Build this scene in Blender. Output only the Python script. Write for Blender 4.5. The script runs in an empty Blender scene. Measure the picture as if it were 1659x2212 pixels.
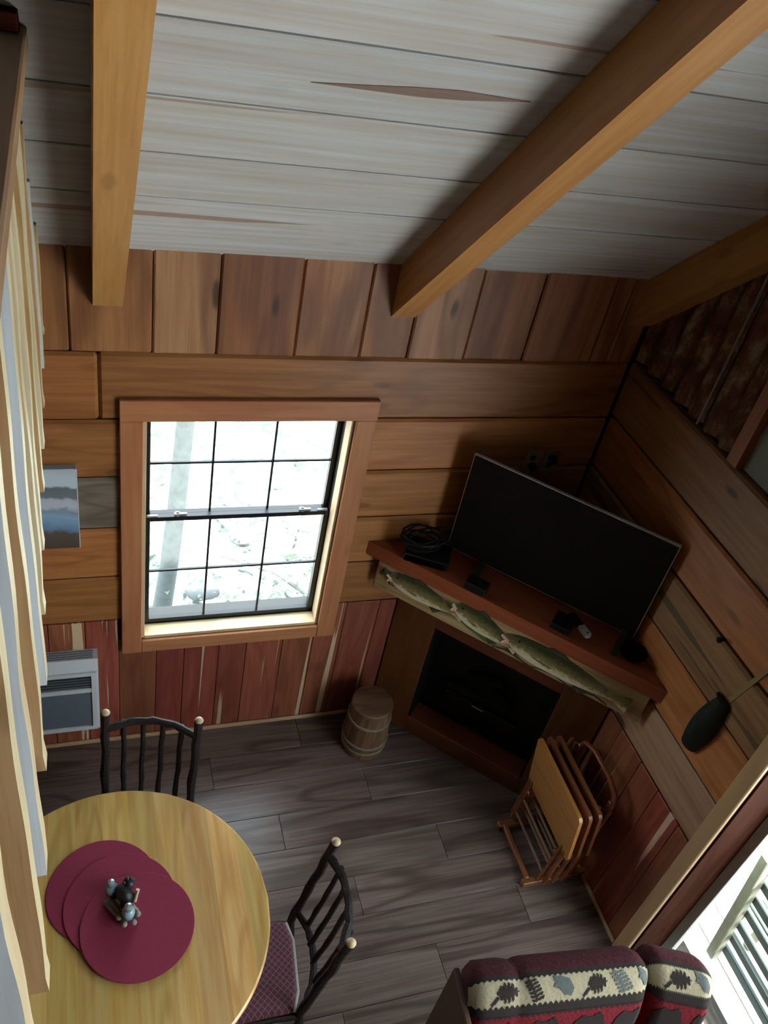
import bpy, bmesh, math, random
from mathutils import Vector, Matrix
random.seed(7)
R_ = random.random
U_ = random.uniform
sc = bpy.context.scene
COL = sc.collection
# ------------------------------------------------------------------ camera
cam = bpy.data.objects.new('camera', bpy.data.cameras.new('camera'))
COL.objects.link(cam)
yaw, pit, rol = (math.radians(a) for a in (24.3137768, -37.73495736, 13.11265632))
fwd = Vector((math.sin(yaw)*math.cos(pit), math.cos(yaw)*math.cos(pit), math.sin(pit)))
rgt = Vector((math.cos(yaw), -math.sin(yaw), 0)); upv = rgt.cross(fwd)
r2 = rgt*math.cos(rol) + upv*math.sin(rol); u2 = upv*math.cos(rol) - rgt*math.sin(rol)
mw = Matrix((r2, u2, -fwd)).transposed().to_4x4(); mw.translation = (-2.17782, -2.70856, 3.7)
cam.matrix_world = mw
cam.data.sensor_fit = 'HORIZONTAL'; cam.data.sensor_width = 36.0
cam.data.lens = 36.0*1849.61/1659.0
cam.data.clip_start = 0.02; cam.data.clip_end = 200
sc.camera = cam
# ------------------------------------------------------------------ sky, sun, exposure
wd = bpy.data.worlds.new('sky'); sc.world = wd; wd.use_nodes = True
wn = wd.node_tree
bg = wn.nodes['Background']; bg.inputs['Color'].default_value = (0.80, 0.90, 1.0, 1); bg.inputs['Strength'].default_value = 2.4
sun = bpy.data.objects.new('sun', bpy.data.lights.new('sun', 'SUN')); COL.objects.link(sun)
sun.data.energy = 7.0; sun.data.angle = math.radians(1.0); sun.data.color = (1.0, 0.95, 0.87)
SUND = Vector((-0.05, 0.50, -0.85)).normalized()
sun.rotation_euler = SUND.to_track_quat('-Z', 'Y').to_euler()
sc.view_settings.view_transform = 'Standard'; sc.view_settings.look = 'None'
sc.view_settings.gamma = 1.0; sc.view_settings.use_curve_mapping = False
sc.view_settings.exposure = 2.08
sc.cycles.use_denoising = True
sc.cycles.max_bounces = 10; sc.cycles.diffuse_bounces = 1; sc.cycles.glossy_bounces = 4
sc.cycles.transparent_max_bounces = 12; sc.cycles.caustics_reflective = False; sc.cycles.caustics_refractive = False
sc.cycles.sample_clamp_indirect = 6.0

# ------------------------------------------------------------------ helpers
X, Y, Z = Vector((1, 0, 0)), Vector((0, 1, 0)), Vector((0, 0, 1))
V = Vector
BX = (X, Y, Z)                       # grain along x
BY = (Y, -X, Z)                      # grain along y
BZ = (Z, X, Y)                       # grain along z
class MB:
    def __init__(s): s.v = []; s.f = []; s.uv = {}
    def add(s, vs, fs):
        n = len(s.v); s.v += [V(p) for p in vs]; s.f += [tuple(i+n for i in f) for f in fs]; return s
    def box(s, c, h, b=BX, ch=0.0):
        c = V(c); h = [abs(x) for x in h]; ch = min(ch, min(h)*0.45)
        if ch <= 0:
            vs = [c + b[0]*h[0]*i + b[1]*h[1]*j + b[2]*h[2]*k for i in (-1, 1) for j in (-1, 1) for k in (-1, 1)]
            return s.add(vs, [(0, 1, 3, 2), (4, 6, 7, 5), (0, 4, 5, 1), (2, 3, 7, 6), (0, 2, 6, 4), (1, 5, 7, 3)])
        idx = {}; vs = []
        for i in (-1, 1):
            for j in (-1, 1):
                for k in (-1, 1):
                    sg = (i, j, k)
                    for a in range(3):
                        p = c.copy()
                        for q in range(3): p += b[q]*sg[q]*(h[q] - (0 if q == a else ch))
                        idx[(sg, a)] = len(vs); vs.append(p)
        fs = []
        def sgn(a, sa, b_, sb, c_, sc_):
            t = [0, 0, 0]; t[a] = sa; t[b_] = sb; t[c_] = sc_; return tuple(t)
        for a in range(3):
            p, q = [t for t in range(3) if t != a]
            for sa in (-1, 1): fs.append([idx[(sgn(a, sa, p, i, q, j), a)] for i, j in ((-1, -1), (1, -1), (1, 1), (-1, 1))])
        for a, b_, c_ in ((0, 1, 2), (1, 2, 0), (0, 2, 1)):
            for sa in (-1, 1):
                for sb in (-1, 1):
                    fs.append([idx[(sgn(a, sa, b_, sb, c_, -1), a)], idx[(sgn(a, sa, b_, sb, c_, 1), a)], idx[(sgn(a, sa, b_, sb, c_, 1), b_)], idx[(sgn(a, sa, b_, sb, c_, -1), b_)]])
        for i in (-1, 1):
            for j in (-1, 1):
                for k in (-1, 1): fs.append([idx[((i, j, k), a)] for a in range(3)])
        return s.add(vs, fs)
    def prism(s, pts, d):            # polygon (3d points) pushed along d
        n = len(pts); d = V(d); a = [V(p) for p in pts]; c = [p + d for p in a]
        return s.add(a + c, [tuple(range(n)), tuple(range(2*n-1, n-1, -1))] + [(i, (i+1) % n, n+(i+1) % n, n+i) for i in range(n)])
    def tube(s, pts, rad, n=8, cap=True):
        pts = [V(p) for p in pts]; m = len(pts)
        if not hasattr(rad, '__len__'): rad = [rad]*m
        vs = []; ref = None
        for i, p in enumerate(pts):
            t = (pts[min(i+1, m-1)] - pts[max(i-1, 0)]).normalized()
            if ref is None: ref = X if abs(t.x) < 0.8 else Y
            a = (ref - t*ref.dot(t)).normalized(); b = t.cross(a); ref = a
            for k in range(n):
                w = 2*math.pi*k/n; vs.append(p + (a*math.cos(w) + b*math.sin(w))*rad[i])
        fs = [(i*n+k, i*n+(k+1) % n, (i+1)*n+(k+1) % n, (i+1)*n+k) for i in range(m-1) for k in range(n)]
        if cap: fs += [tuple(range(n-1, -1, -1)), tuple(range((m-1)*n, m*n))]
        return s.add(vs, fs)
    def lathe(s, prof, c=(0, 0, 0), n=24, wob=0):
        c = V(c); vs = []; m = len(prof)
        for r, z in prof:
            for k in range(n):
                w = 2*math.pi*k/n; rr = r*(1 + wob*math.sin(5*w + z*9)); vs.append(c + V((rr*math.cos(w), rr*math.sin(w), z)))
        fs = [(i*n+k, i*n+(k+1) % n, (i+1)*n+(k+1) % n, (i+1)*n+k) for i in range(m-1) for k in range(n)]
        fs += [tuple(range(n-1, -1, -1)), tuple(range((m-1)*n, m*n))]
        return s.add(vs, fs)
    def ball(s, c, r, b=BX, nu=14, nv=8, f=None):
        c = V(c); r = r if hasattr(r, '__len__') else (r, r, r); vs = []; fs = []
        for j in range(1, nv):
            ph = math.pi*j/nv
            for i in range(nu):
                w = 2*math.pi*i/nu; d = V((math.sin(ph)*math.cos(w), math.sin(ph)*math.sin(w), math.cos(ph)))
                k = f(d) if f else 1
                vs.append(c + (b[0]*d.x*r[0] + b[1]*d.y*r[1] + b[2]*d.z*r[2])*k)
        vs += [c + b[2]*r[2], c - b[2]*r[2]]; T = len(vs)-2
        for j in range(nv-2):
            for i in range(nu): fs.append((j*nu+i, (j+1)*nu+i, (j+1)*nu+(i+1) % nu, j*nu+(i+1) % nu))
        for i in range(nu): fs += [(T, i, (i+1) % nu), (T+1, (nv-2)*nu+(i+1) % nu, (nv-2)*nu+i)]
        return s.add(vs, fs)
    def grid(s, fn, nu, nv, close_u=False):
        vs = [fn(i/(nu), j/(nv)) for j in range(nv+1) for i in range(nu+1)]
        return s.add(vs, [(j*(nu+1)+i, j*(nu+1)+i+1, (j+1)*(nu+1)+i+1, (j+1)*(nu+1)+i) for j in range(nv) for i in range(nu)])
    def build(s, name, mat, parent=None, org=None, basis=BX, smooth=False, fix=True):
        if org is None:
            lo = [min(p[i] for p in s.v) for i in range(3)]; hi = [max(p[i] for p in s.v) for i in range(3)]
            org = V([(a+b)/2 for a, b in zip(lo, hi)])
            if parent is None: org = V((org.x, org.y, lo[2]))
        org = V(org); B = Matrix(basis).transposed(); Bi = B.transposed()
        me = bpy.data.meshes.new(name)
        me.from_pydata([Bi @ (p - org) for p in s.v], [], s.f)
        if fix:
            bm = bmesh.new(); bm.from_mesh(me); bmesh.ops.recalc_face_normals(bm, faces=bm.faces); bm.to_mesh(me); bm.free()
        me.materials.append(mat)
        if smooth:
            me.polygons.foreach_set('use_smooth', [True]*len(me.polygons))
            try: me.set_sharp_from_angle(angle=math.radians(40))
            except Exception: pass
        o = bpy.data.objects.new(name, me); COL.objects.link(o)
        o.matrix_basis = Matrix.Translation(org) @ B.to_4x4()
        if parent is not None:
            o.parent = parent
            chain = V((0, 0, 0)); q = parent; M = Matrix.Identity(4)
            M = world_of(parent)
            o.matrix_basis = M.inverted() @ o.matrix_basis
        return o
def world_of(o):
    M = o.matrix_basis.copy()
    while o.parent: o = o.parent; M = o.matrix_basis @ M
    return M
def tag(o, label=None, cat=None, group=None, kind=None):
    if label: o['label'] = label
    if cat: o['category'] = cat
    if group: o['group'] = group
    if kind: o['kind'] = kind
    return o
def empty(name, loc=(0, 0, 0), label=None, cat=None, group=None, kind=None):
    o = bpy.data.objects.new(name, None); COL.objects.link(o); o.location = loc
    o.matrix_basis = Matrix.Translation(V(loc)); o.empty_display_size = 0.1
    return tag(o, label, cat, group, kind)
def kids(o): return [c for c in bpy.data.objects if c.parent is o]
def copy_tree(o, parent=None):
    c = o.copy(); COL.objects.link(c); c.parent = parent
    for k in kids(o): copy_tree(k, c)
    return c

# ------------------------------------------------------------------ materials
def mat_new(name):
    m = bpy.data.materials.new(name); m.use_nodes = True
    nt = m.node_tree; p = nt.nodes['Principled BSDF']
    def N(t, **kw):
        n = nt.nodes.new(t)
        for k, v in kw.items(): setattr(n, k, v)
        return n
    def L(a, b): nt.links.new(a, b)
    return m, nt, p, N, L
def flat(name, col, rough=0.5, metal=0.0, spec=0.5, noise=0.0, nscale=30, bump=0.0, coat=0.0):
    m, nt, p, N, L = mat_new(name)
    p.inputs['Roughness'].default_value = rough; p.inputs['Metallic'].default_value = metal
    p.inputs['Specular IOR Level'].default_value = spec; p.inputs['Base Color'].default_value = (*col, 1)
    p.inputs['Coat Weight'].default_value = coat
    if noise or bump:
        tc = N('ShaderNodeTexCoord'); nz = N('ShaderNodeTexNoise'); nz.inputs['Scale'].default_value = nscale; nz.inputs['Detail'].default_value = 4
        L(tc.outputs['Object'], nz.inputs['Vector'])
        if noise:
            mx = N('ShaderNodeMix', data_type='RGBA')
            mx.inputs[6].default_value = (*[c*(1-noise) for c in col], 1); mx.inputs[7].default_value = (*[min(1, c*(1+noise)) for c in col], 1)
            L(nz.outputs['Fac'], mx.inputs[0]); L(mx.outputs[2], p.inputs['Base Color'])
        if bump:
            b = N('ShaderNodeBump'); b.inputs['Strength'].default_value = bump; b.inputs['Distance'].default_value = 0.01
            L(nz.outputs['Fac'], b.inputs['Height']); L(b.outputs['Normal'], p.inputs['Normal'])
    return m
def wood(name, dark, mid, light, rough=0.45, sx=1.0, sc_=9.0, rings=7.0, knot=0.5, var=0.25, hue=0.012, streak=None, streak_t=0.62, coat=0.0, bump=0.12, lk=.55, fk=.35, spec=.5, skm=(.22, 3.4)):
    """grain runs along the object's local x; every object gets its own offset and tint"""
    m, nt, p, N, L = mat_new(name)
    tc = N('ShaderNodeTexCoord'); oi = N('ShaderNodeObjectInfo')
    mul = N('ShaderNodeVectorMath', operation='MULTIPLY'); mul.inputs[1].default_value = (13.1, 17.7, 23.3)
    cmb = N('ShaderNodeCombineXYZ')
    for i in range(3): L(oi.outputs['Random'], cmb.inputs[i])
    L(cmb.outputs[0], mul.inputs[0])
    add = N('ShaderNodeVectorMath', operation='ADD'); L(tc.outputs['Object'], add.inputs[0]); L(mul.outputs[0], add.inputs[1])
    def mapped(s):
        mp = N('ShaderNodeMapping'); mp.inputs['Scale'].default_value = s; L(add.outputs[0], mp.inputs['Vector']); return mp.outputs[0]
    def noise(vec, scale, detail=4, dist=0.0):
        n = N('ShaderNodeTexNoise'); n.inputs['Scale'].default_value = scale; n.inputs['Detail'].default_value = detail
        n.inputs['Distortion'].default_value = dist; L(vec, n.inputs['Vector']); return n.outputs['Fac']
    def math_(op, a, b=None, clamp=False):
        n = N('ShaderNodeMath', operation=op); n.use_clamp = clamp
        for i, q in enumerate((a, b)):
            if q is None: continue
            if isinstance(q, (int, float)): n.inputs[i].default_value = q
            else: L(q, n.inputs[i])
        return n.outputs[0]
    def ramp(fac, lo, hi):
        n = N('ShaderNodeMapRange'); n.interpolation_type = 'SMOOTHSTEP'; n.inputs['From Min'].default_value = lo; n.inputs['From Max'].default_value = hi
        L(fac, n.inputs['Value']); return n.outputs[0]
    def mix(f, a, b):
        n = N('ShaderNodeMix', data_type='RGBA')
        if isinstance(f, (int, float)): n.inputs[0].default_value = f
        else: L(f, n.inputs[0])
        for i, q in ((6, a), (7, b)):
            if isinstance(q, tuple): n.inputs[i].default_value = (*q, 1)
            else: L(q, n.inputs[i])
        return n.outputs[2]
    broad = noise(mapped((0.45*sx, 2.6, 2.6)), 1.6, 2, 0.4)
    contour = math_('PINGPONG', math_('MULTIPLY', broad, rings*2), 1.0)
    lines = ramp(contour, 0.45, 1.0)
    fine = noise(mapped((0.6*sx, sc_, sc_)), 5.0, 5, 0.2)
    fibre = noise(mapped((0.5*sx, sc_*3, sc_*3)), 9.0, 3)
    c = mix(ramp(fine, 0.3, 0.7), mid, light)
    c = mix(math_('MULTIPLY', lines, lk), c, dark)
    c = mix(math_('MULTIPLY', ramp(fibre, 0.52, 0.75), fk), c, dark)
    if streak:
        st = noise(mapped((skm[0]*sx, skm[1], skm[1])), 3.2, 3, 0.3)
        c = mix(ramp(st, streak_t, streak_t + 0.025), c, streak)
    if knot:
        vo = N('ShaderNodeTexVoronoi'); vo.inputs['Scale'].default_value = 1.0
        vo.voronoi_dimensions = '2D'; sp_ = N('ShaderNodeSeparateXYZ'); L(mapped((1.3, 3.6, 3.6)), sp_.inputs[0])
        cb_ = N('ShaderNodeCombineXYZ'); L(sp_.outputs[0], cb_.inputs[0]); L(math_('ADD', sp_.outputs[1], sp_.outputs[2]), cb_.inputs[1])
        L(cb_.outputs[0], vo.inputs['Vector'])
        d = math_('ADD', vo.outputs['Distance'], math_('MULTIPLY', noise(mapped((9, 14, 14)), 1.0, 2), 0.08))
        k = math_('SUBTRACT', 1.0, ramp(d, 0.065, 0.12))
        c = mix(math_('MULTIPLY', k, knot), c, tuple(q*0.35 for q in dark))
    hsv = N('ShaderNodeHueSaturation')
    wnz = N('ShaderNodeTexWhiteNoise', noise_dimensions='1D'); L(math_('MULTIPLY', oi.outputs['Random'], 91.7), wnz.inputs['W'])
    mr = N('ShaderNodeMapRange'); mr.inputs['To Min'].default_value = 1-var; mr.inputs['To Max'].default_value = 1+var*0.75; L(wnz.outputs['Value'], mr.inputs['Value'])
    L(mr.outputs[0], hsv.inputs['Value'])
    mh = N('ShaderNodeMapRange'); mh.inputs['To Min'].default_value = 0.5-hue; mh.inputs['To Max'].default_value = 0.5+hue; L(oi.outputs['Random'], mh.inputs['Value'])
    L(mh.outputs[0], hsv.inputs['Hue'])
    L(c, hsv.inputs['Color']); L(hsv.outputs['Color'], p.inputs['Base Color'])
    p.inputs['Specular IOR Level'].default_value = spec
    p.inputs['Roughness'].default_value = rough; p.inputs['Coat Weight'].default_value = coat; p.inputs['Coat Roughness'].default_value = 0.15
    if bump:
        b = N('ShaderNodeBump'); b.inputs['Strength'].default_value = bump; b.inputs['Distance'].default_value = 0.004
        L(fine, b.inputs['Height']); L(b.outputs['Normal'], p.inputs['Normal'])
    return m
M = {}
M['plank'] = wood('varnished_pine_plank', (.20, .062, .014), (.40, .145, .037), (.50, .205, .062), rough=.42, var=.26, lk=.35, hue=.004)
M['grey_plank'] = wood('grey_weathered_plank', (.10, .07, .045), (.2, .15, .105), (.26, .2, .145), rough=.6, var=.1)
M['slab'] = wood('rough_sawn_cedar', (.11, .03, .010), (.29, .10, .03), (.38, .145, .05), rough=.5, knot=.9, var=.2, rings=3, lk=.6, hue=.008, streak=(.10, .03, .012), streak_t=.70)
M['pale_plank'] = wood('pale_weathered_plank', (.2, .1, .045), (.40, .235, .115), (.48, .31, .17), rough=.5, knot=.9, var=.05, rings=4, lk=.4)
M['dim_plank'] = wood('stained_olive_plank', (.10, .045, .014), (.27, .13, .045), (.36, .19, .075), rough=.5, knot=.9, var=.06, rings=4, lk=.4, streak=(.12, .07, .025), streak_t=.62)
M['slab_light'] = wood('light_sawn_cedar', (.17, .05, .02), (.50, .22, .095), (.58, .29, .14), rough=.5, knot=.9, var=.12, rings=3, lk=.6, hue=.004, streak=(.12, .04, .018), streak_t=.72)
M['slab_brown'] = wood('brown_sawn_cedar', (.12, .036, .012), (.40, .145, .045), (.50, .21, .08), rough=.5, knot=.9, var=.16, rings=3, lk=.6, hue=.004, streak=(.10, .03, .012), streak_t=.70)
M['cedar'] = wood('red_cedar_wainscot', (.16, .035, .02), (.30, .07, .038), (.38, .11, .058), rough=.45, knot=.3, var=.22, streak=(.74, .52, .32), streak_t=.625, skm=(.15, 6.5), lk=.4)
M['trim'] = wood('window_casing_cedar', (.36, .12, .045), (.52, .2, .075), (.60, .26, .11), rough=.4, knot=.25, var=.06, rings=4, lk=.3, fk=.2, hue=.006)
M['rafter'] = wood('rafter_fir', (.38, .14, .035), (.60, .27, .08), (.68, .35, .12), rough=.45, knot=.3, var=.05, rings=2, lk=.35, fk=.2, hue=.005)
M['ceil'] = wood('whitewashed_pine', (.46, .36, .29), (.66, .62, .57), (.76, .775, .79), rough=.5, knot=.12, var=.1, hue=.012, rings=3, streak=(.46, .34, .27), streak_t=.66, sx=.6, lk=.3, fk=.15, bump=.05)
M['floor'] = wood('grey_brown_vinyl_plank', (.05, .029, .02), (.17, .115, .09), (.24, .182, .15), rough=.3, knot=.2, var=.12, rings=6, sx=.8, sc_=14, bump=.06, lk=.6, fk=.5)
M['table'] = wood('golden_oak', (.52, .23, .045), (.76, .42, .11), (.86, .57, .20), rough=.26, knot=0, var=.3, hue=.010, rings=7, coat=.4, bump=.03, lk=.4, fk=.25)
M['tabledark'] = wood('table_base_oak', (.3, .13, .03), (.45, .22, .06), (.5, .27, .08), rough=.4, knot=0, var=.05)
M['jamb'] = wood('pale_pine_jamb', (.62, .42, .2), (.76, .57, .32), (.82, .66, .42), rough=.4, knot=.25, var=.04, rings=3)
M['post'] = wood('pale_fir_casing', (.5, .3, .13), (.62, .4, .2), (.7, .48, .26), rough=.4, knot=.3, var=.04, rings=3)
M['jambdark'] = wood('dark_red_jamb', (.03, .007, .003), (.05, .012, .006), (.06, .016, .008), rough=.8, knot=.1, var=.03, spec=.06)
M['picket_tan'] = wood('tan_picket', (.36, .16, .055), (.60, .32, .13), (.70, .42, .2), rough=.4, knot=.35, var=.12, rings=4, lk=.4)
M['picket_pale'] = wood('pale_picket', (.55, .56, .58), (.78, .81, .86), (.84, .87, .9), rough=.35, knot=.05, var=.04, rings=6, lk=.3, fk=.3)  # pale boards, with a bluish sky sheen put into the base colour
M['picket_cream'] = wood('cream_picket', (.62, .45, .22), (.78, .62, .36), (.86, .74, .48), rough=.4, knot=.2, var=.06, rings=4, lk=.3)
M['streakwood'] = wood('brown_heartwood', (.2, .13, .10), (.30, .2, .16), (.36, .26, .2), rough=.5, knot=0, var=.02, lk=.3)
M['cap'] = wood('brown_cap_rail', (.2, .1, .045), (.32, .18, .09), (.38, .22, .115), rough=.5, knot=.3, var=.05)
M['mantel'] = wood('red_orange_mantel', (.20, .05, .015), (.31, .088, .027), (.36, .115, .037), rough=.32, knot=.1, var=.05, rings=3, lk=.3, fk=.2)
M['panel'] = wood('stained_plywood', (.08, .02, .006), (.165, .048, .014), (.2, .065, .02), rough=.5, knot=.1, var=.1, rings=4, lk=.4)
M['tray'] = wood('honey_tray_wood', (.42, .16, .03), (.56, .24, .05), (.62, .29, .07), rough=.3, knot=0, var=.04, rings=5, coat=.3)
M['traydark'] = wood('reddish_tray_frame', (.18, .05, .02), (.3, .09, .03), (.36, .12, .04), rough=.35, knot=0, var=.1)
M['dowel'] = flat('pale_dowel', (.34, .2, .12), .4)
M['keg'] = wood('weathered_keg', (.09, .042, .018), (.17, .09, .04), (.23, .13, .065), rough=.55, knot=.2, var=.15)
M['bark'] = flat('dark_hickory_bark', (.012, .007, .006), .6, noise=.6, nscale=40, bump=.5, spec=.35)
M['cutend'] = flat('pale_cut_end', (.62, .45, .26), .5, noise=.15, nscale=80)
M['black'] = flat('black_plastic', (.005, .005, .005), .5, spec=.25)
M['blackgloss'] = flat('black_screen', (.0015, .0015, .0015), .22, spec=.05)
M['silver'] = flat('silver_bezel', (.62, .62, .63), .45)
M['white'] = flat('white_enamel', (.78, .8, .8), .4)
M['greymetal'] = flat('grey_grille', (.16, .19, .22), .5)
M['darkgrey'] = flat('dark_slot', (.03, .035, .04), .5)
M['ivory'] = flat('ivory_plastic', (.32, .22, .12), .45)
M['burgundy'] = flat('burgundy_placemat', (.30, .024, .062), .85, noise=.18, nscale=260, bump=.25)
M['window_black'] = flat('black_sash', (.012, .013, .014), .35)
M['latch'] = flat('grey_latch', (.35, .36, .37), .35, metal=.4)
M['pewter'] = flat('pewter', (.42, .52, .55), .25, metal=.6)
M['bear'] = flat('black_bear', (.012, .014, .016), .45, noise=.4, nscale=60, bump=.3)
M['twig'] = flat('grey_twig', (.3, .25, .19), .6, noise=.4, nscale=60, bump=.4)
M['shaker'] = flat('blue_grey_shaker_glass', (.28, .46, .52), .12, coat=.5)
M['concrete'] = flat('shell', (.035, .022, .015), .8)
M['alu'] = flat('grey_green_door_frame', (.62, .68, .61), .45)
M['deck'] = wood('sunlit_deck_board', (.6, .55, .48), (.74, .71, .66), (.8, .78, .74), rough=.6, knot=.3, var=.06)
M['bench'] = flat('weathered_teal_grey_wood', (.085, .12, .112), .6, noise=.2, nscale=20)
M['benchend'] = flat('bench_end_wood', (.3, .29, .2), .6, noise=.2, nscale=20)
M['ground'] = None
M['chrome'] = flat('chrome', (.7, .7, .72), .15, metal=1)
M['log'] = flat('ceramic_log', (.008, .007, .006), .8, noise=.5, nscale=20, bump=.4, spec=.1)
M['leather'] = flat('dark_brown_upholstery', (.075, .032, .017), .6, noise=.2, nscale=60)
M['greenpouch'] = flat('dark_green_pouch', (.010, .015, .009), .7, noise=.7, nscale=30, bump=.4, spec=.2)
M['strap'] = flat('pale_strap', (.3, .2, .07), .6)
M['greypanel'] = flat('grey_sheet', (.2, .22, .2), .6, noise=.15, nscale=6)
M['trunk'] = flat('tree_bark', (.085, .1, .1), .8, noise=.35, nscale=14, bump=.5)
M['rock'] = flat('pale_rock', (.14, .15, .15), .8, noise=.2, nscale=8, bump=.3)
M['leaf'] = flat('pale_leaf', (.10, .17, .09), .6, noise=.3, nscale=3)
M['branch'] = flat('pale_fallen_branch', (.12, .12, .11), .8, noise=.3, nscale=20)
def glass():
    m, nt, p, N, L = mat_new('window_glass')
    nt.nodes.remove(p); out = [n for n in nt.nodes if n.type == 'OUTPUT_MATERIAL'][0]
    t = N('ShaderNodeBsdfTransparent'); t.inputs[0].default_value = (.96, .98, .97, 1); g = N('ShaderNodeBsdfGlossy'); g.inputs['Roughness'].default_value = .02
    fr = N('ShaderNodeLayerWeight'); fr.inputs[0].default_value = .5; mx = N('ShaderNodeMixShader')
    pw = N('ShaderNodeMath', operation='POWER'); pw.inputs[1].default_value = 5; L(fr.outputs['Facing'], pw.inputs[0])
    ma = N('ShaderNodeMath', operation='MULTIPLY_ADD'); ma.inputs[1].default_value = .9; ma.inputs[2].default_value = .03; L(pw.outputs[0], ma.inputs[0])
    L(ma.outputs[0], mx.inputs[0]); L(t.outputs[0], mx.inputs[1]); L(g.outputs[0], mx.inputs[2]); L(mx.outputs[0], out.inputs[0]); return m
M['glass'] = glass()
M['seatrim_edge'] = flat('bare_sheet_edge', (.3, .28, .25), .5, noise=.4, nscale=50)
def rust():
    m, nt, p, N, L = mat_new('rusted_corrugated_iron')
    tc = N('ShaderNodeTexCoord'); mp = N('ShaderNodeMapping'); mp.inputs['Scale'].default_value = (2, 9, 4); L(tc.outputs['Object'], mp.inputs[0])
    n1 = N('ShaderNodeTexNoise'); n1.inputs['Scale'].default_value = 2.2; n1.inputs['Detail'].default_value = 8; n1.inputs['Roughness'].default_value = .7; L(mp.outputs[0], n1.inputs['Vector'])
    r = N('ShaderNodeValToRGB'); e = r.color_ramp.elements
    e[0].position = .36; e[0].color = (.05, .012, .006, 1); e[1].position = .66; e[1].color = (.30, .25, .17, 1)
    k = e.new(.5); k.color = (.13, .045, .018, 1)
    L(n1.outputs['Fac'], r.inputs[0]); L(r.outputs[0], p.inputs['Base Color']); p.inputs['Roughness'].default_value = .7; p.inputs['Metallic'].default_value = .2
    return m
M['rust'] = rust()
def ground_mat():
    m, nt, p, N, L = mat_new('leaf_litter')
    tc = N('ShaderNodeTexCoord'); n = N('ShaderNodeTexNoise'); n.inputs['Scale'].default_value = 5; n.inputs['Detail'].default_value = 8; n.inputs['Distortion'].default_value = 1.5
    L(tc.outputs['Object'], n.inputs['Vector'])
    r = N('ShaderNodeValToRGB'); e = r.color_ramp.elements
    e[0].position = .38; e[0].color = (.04, .055, .045, 1); e[1].position = .6; e[1].color = (.42, .41, .37, 1); k = e.new(.47); k.color = (.2, .21, .18, 1)
    L(n.outputs['Fac'], r.inputs[0]); L(r.outputs[0], p.inputs['Base Color']); p.inputs['Roughness'].default_value = .9
    return m
M['ground'] = ground_mat()
def fish_mat():
    m, nt, p, N, L = mat_new('painted_bass')
    tc = N('ShaderNodeTexCoord'); sp = N('ShaderNodeSeparateXYZ'); L(tc.outputs['Object'], sp.inputs[0])
    n = N('ShaderNodeTexNoise'); n.inputs['Scale'].default_value = 60; n.inputs['Detail'].default_value = 4; L(tc.outputs['Object'], n.inputs['Vector'])
    a = N('ShaderNodeMath', operation='MULTIPLY_ADD'); a.inputs[1].default_value = .05; L(n.outputs['Fac'], a.inputs[0]); L(sp.outputs['Z'], a.inputs[2])
    mr = N('ShaderNodeMapRange'); mr.inputs['From Min'].default_value = -.025; mr.inputs['From Max'].default_value = .075; L(a.outputs[0], mr.inputs['Value'])
    r = N('ShaderNodeValToRGB'); e = r.color_ramp.elements
    e[0].position = .2; e[0].color = (.85, .76, .55, 1); e[1].position = .95; e[1].color = (.035, .045, .015, 1)
    for pos, c in ((.38, (.62, .50, .26)), (.5, (.26, .2, .075)), (.7, (.15, .135, .05))):
        k = e.new(pos); k.color = (*c, 1)
    L(mr.outputs[0], r.inputs[0]); L(r.outputs[0], p.inputs['Base Color']); p.inputs['Roughness'].default_value = .35
    return m
M['fish'] = fish_mat()
M['fishgreen'] = flat('green_fish_flank', (.09, .15, .045), .35, noise=.6, nscale=50)
M['mouth'] = flat('pink_mouth', (.8, .48, .36), .45, noise=.15, nscale=60)
M['fishdark'] = flat('dark_fin', (.05, .05, .02), .5, noise=.5, nscale=50)
M['fishboard'] = wood('painted_driftwood_board', (.12, .06, .022), (.38, .235, .10), (.52, .36, .18), rough=.5, knot=.9, var=.02, rings=6)
def canvas():
    m, nt, p, N, L = mat_new('winter_river_print')
    tc = N('ShaderNodeTexCoord'); sp = N('ShaderNodeSeparateXYZ'); L(tc.outputs['Object'], sp.inputs[0])
    n = N('ShaderNodeTexNoise'); n.inputs['Scale'].default_value = 26; n.inputs['Detail'].default_value = 6; L(tc.outputs['Object'], n.inputs['Vector'])
    a = N('ShaderNodeMath', operation='MULTIPLY_ADD'); a.inputs[1].default_value = .05; L(n.outputs['Fac'], a.inputs[0]); L(sp.outputs['Z'], a.inputs[2])
    b = N('ShaderNodeMath', operation='MULTIPLY_ADD'); b.inputs[1].default_value = .12; L(sp.outputs['X'], b.inputs[0]); L(a.outputs[0], b.inputs[2])
    mr = N('ShaderNodeMapRange'); mr.inputs['From Min'].default_value = -.17; mr.inputs['From Max'].default_value = .25; L(b.outputs[0], mr.inputs['Value'])
    r = N('ShaderNodeValToRGB'); r.color_ramp.interpolation = 'LINEAR'; e = r.color_ramp.elements
    e[0].position = 0; e[0].color = (.07, .055, .045, 1); e[1].position = 1; e[1].color = (.5, .55, .6, 1)
    for pos, c in ((.24, (.13, .085, .06)), (.29, (.16, .28, .42)), (.44, (.3, .48, .62)), (.51, (.26, .32, .42)), (.55, (.6, .62, .68)), (.63, (.55, .56, .6)), (.66, (.2, .22, .24)), (.76, (.16, .19, .2)), (.79, (.62, .7, .74)), (.9, (.6, .68, .72))):
        k = e.new(pos); k.color = (*c, 1)
    L(mr.outputs[0], r.inputs[0]); L(r.outputs[0], p.inputs['Base Color']); p.inputs['Roughness'].default_value = .6
    return m
M['canvas'] = canvas()
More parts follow.
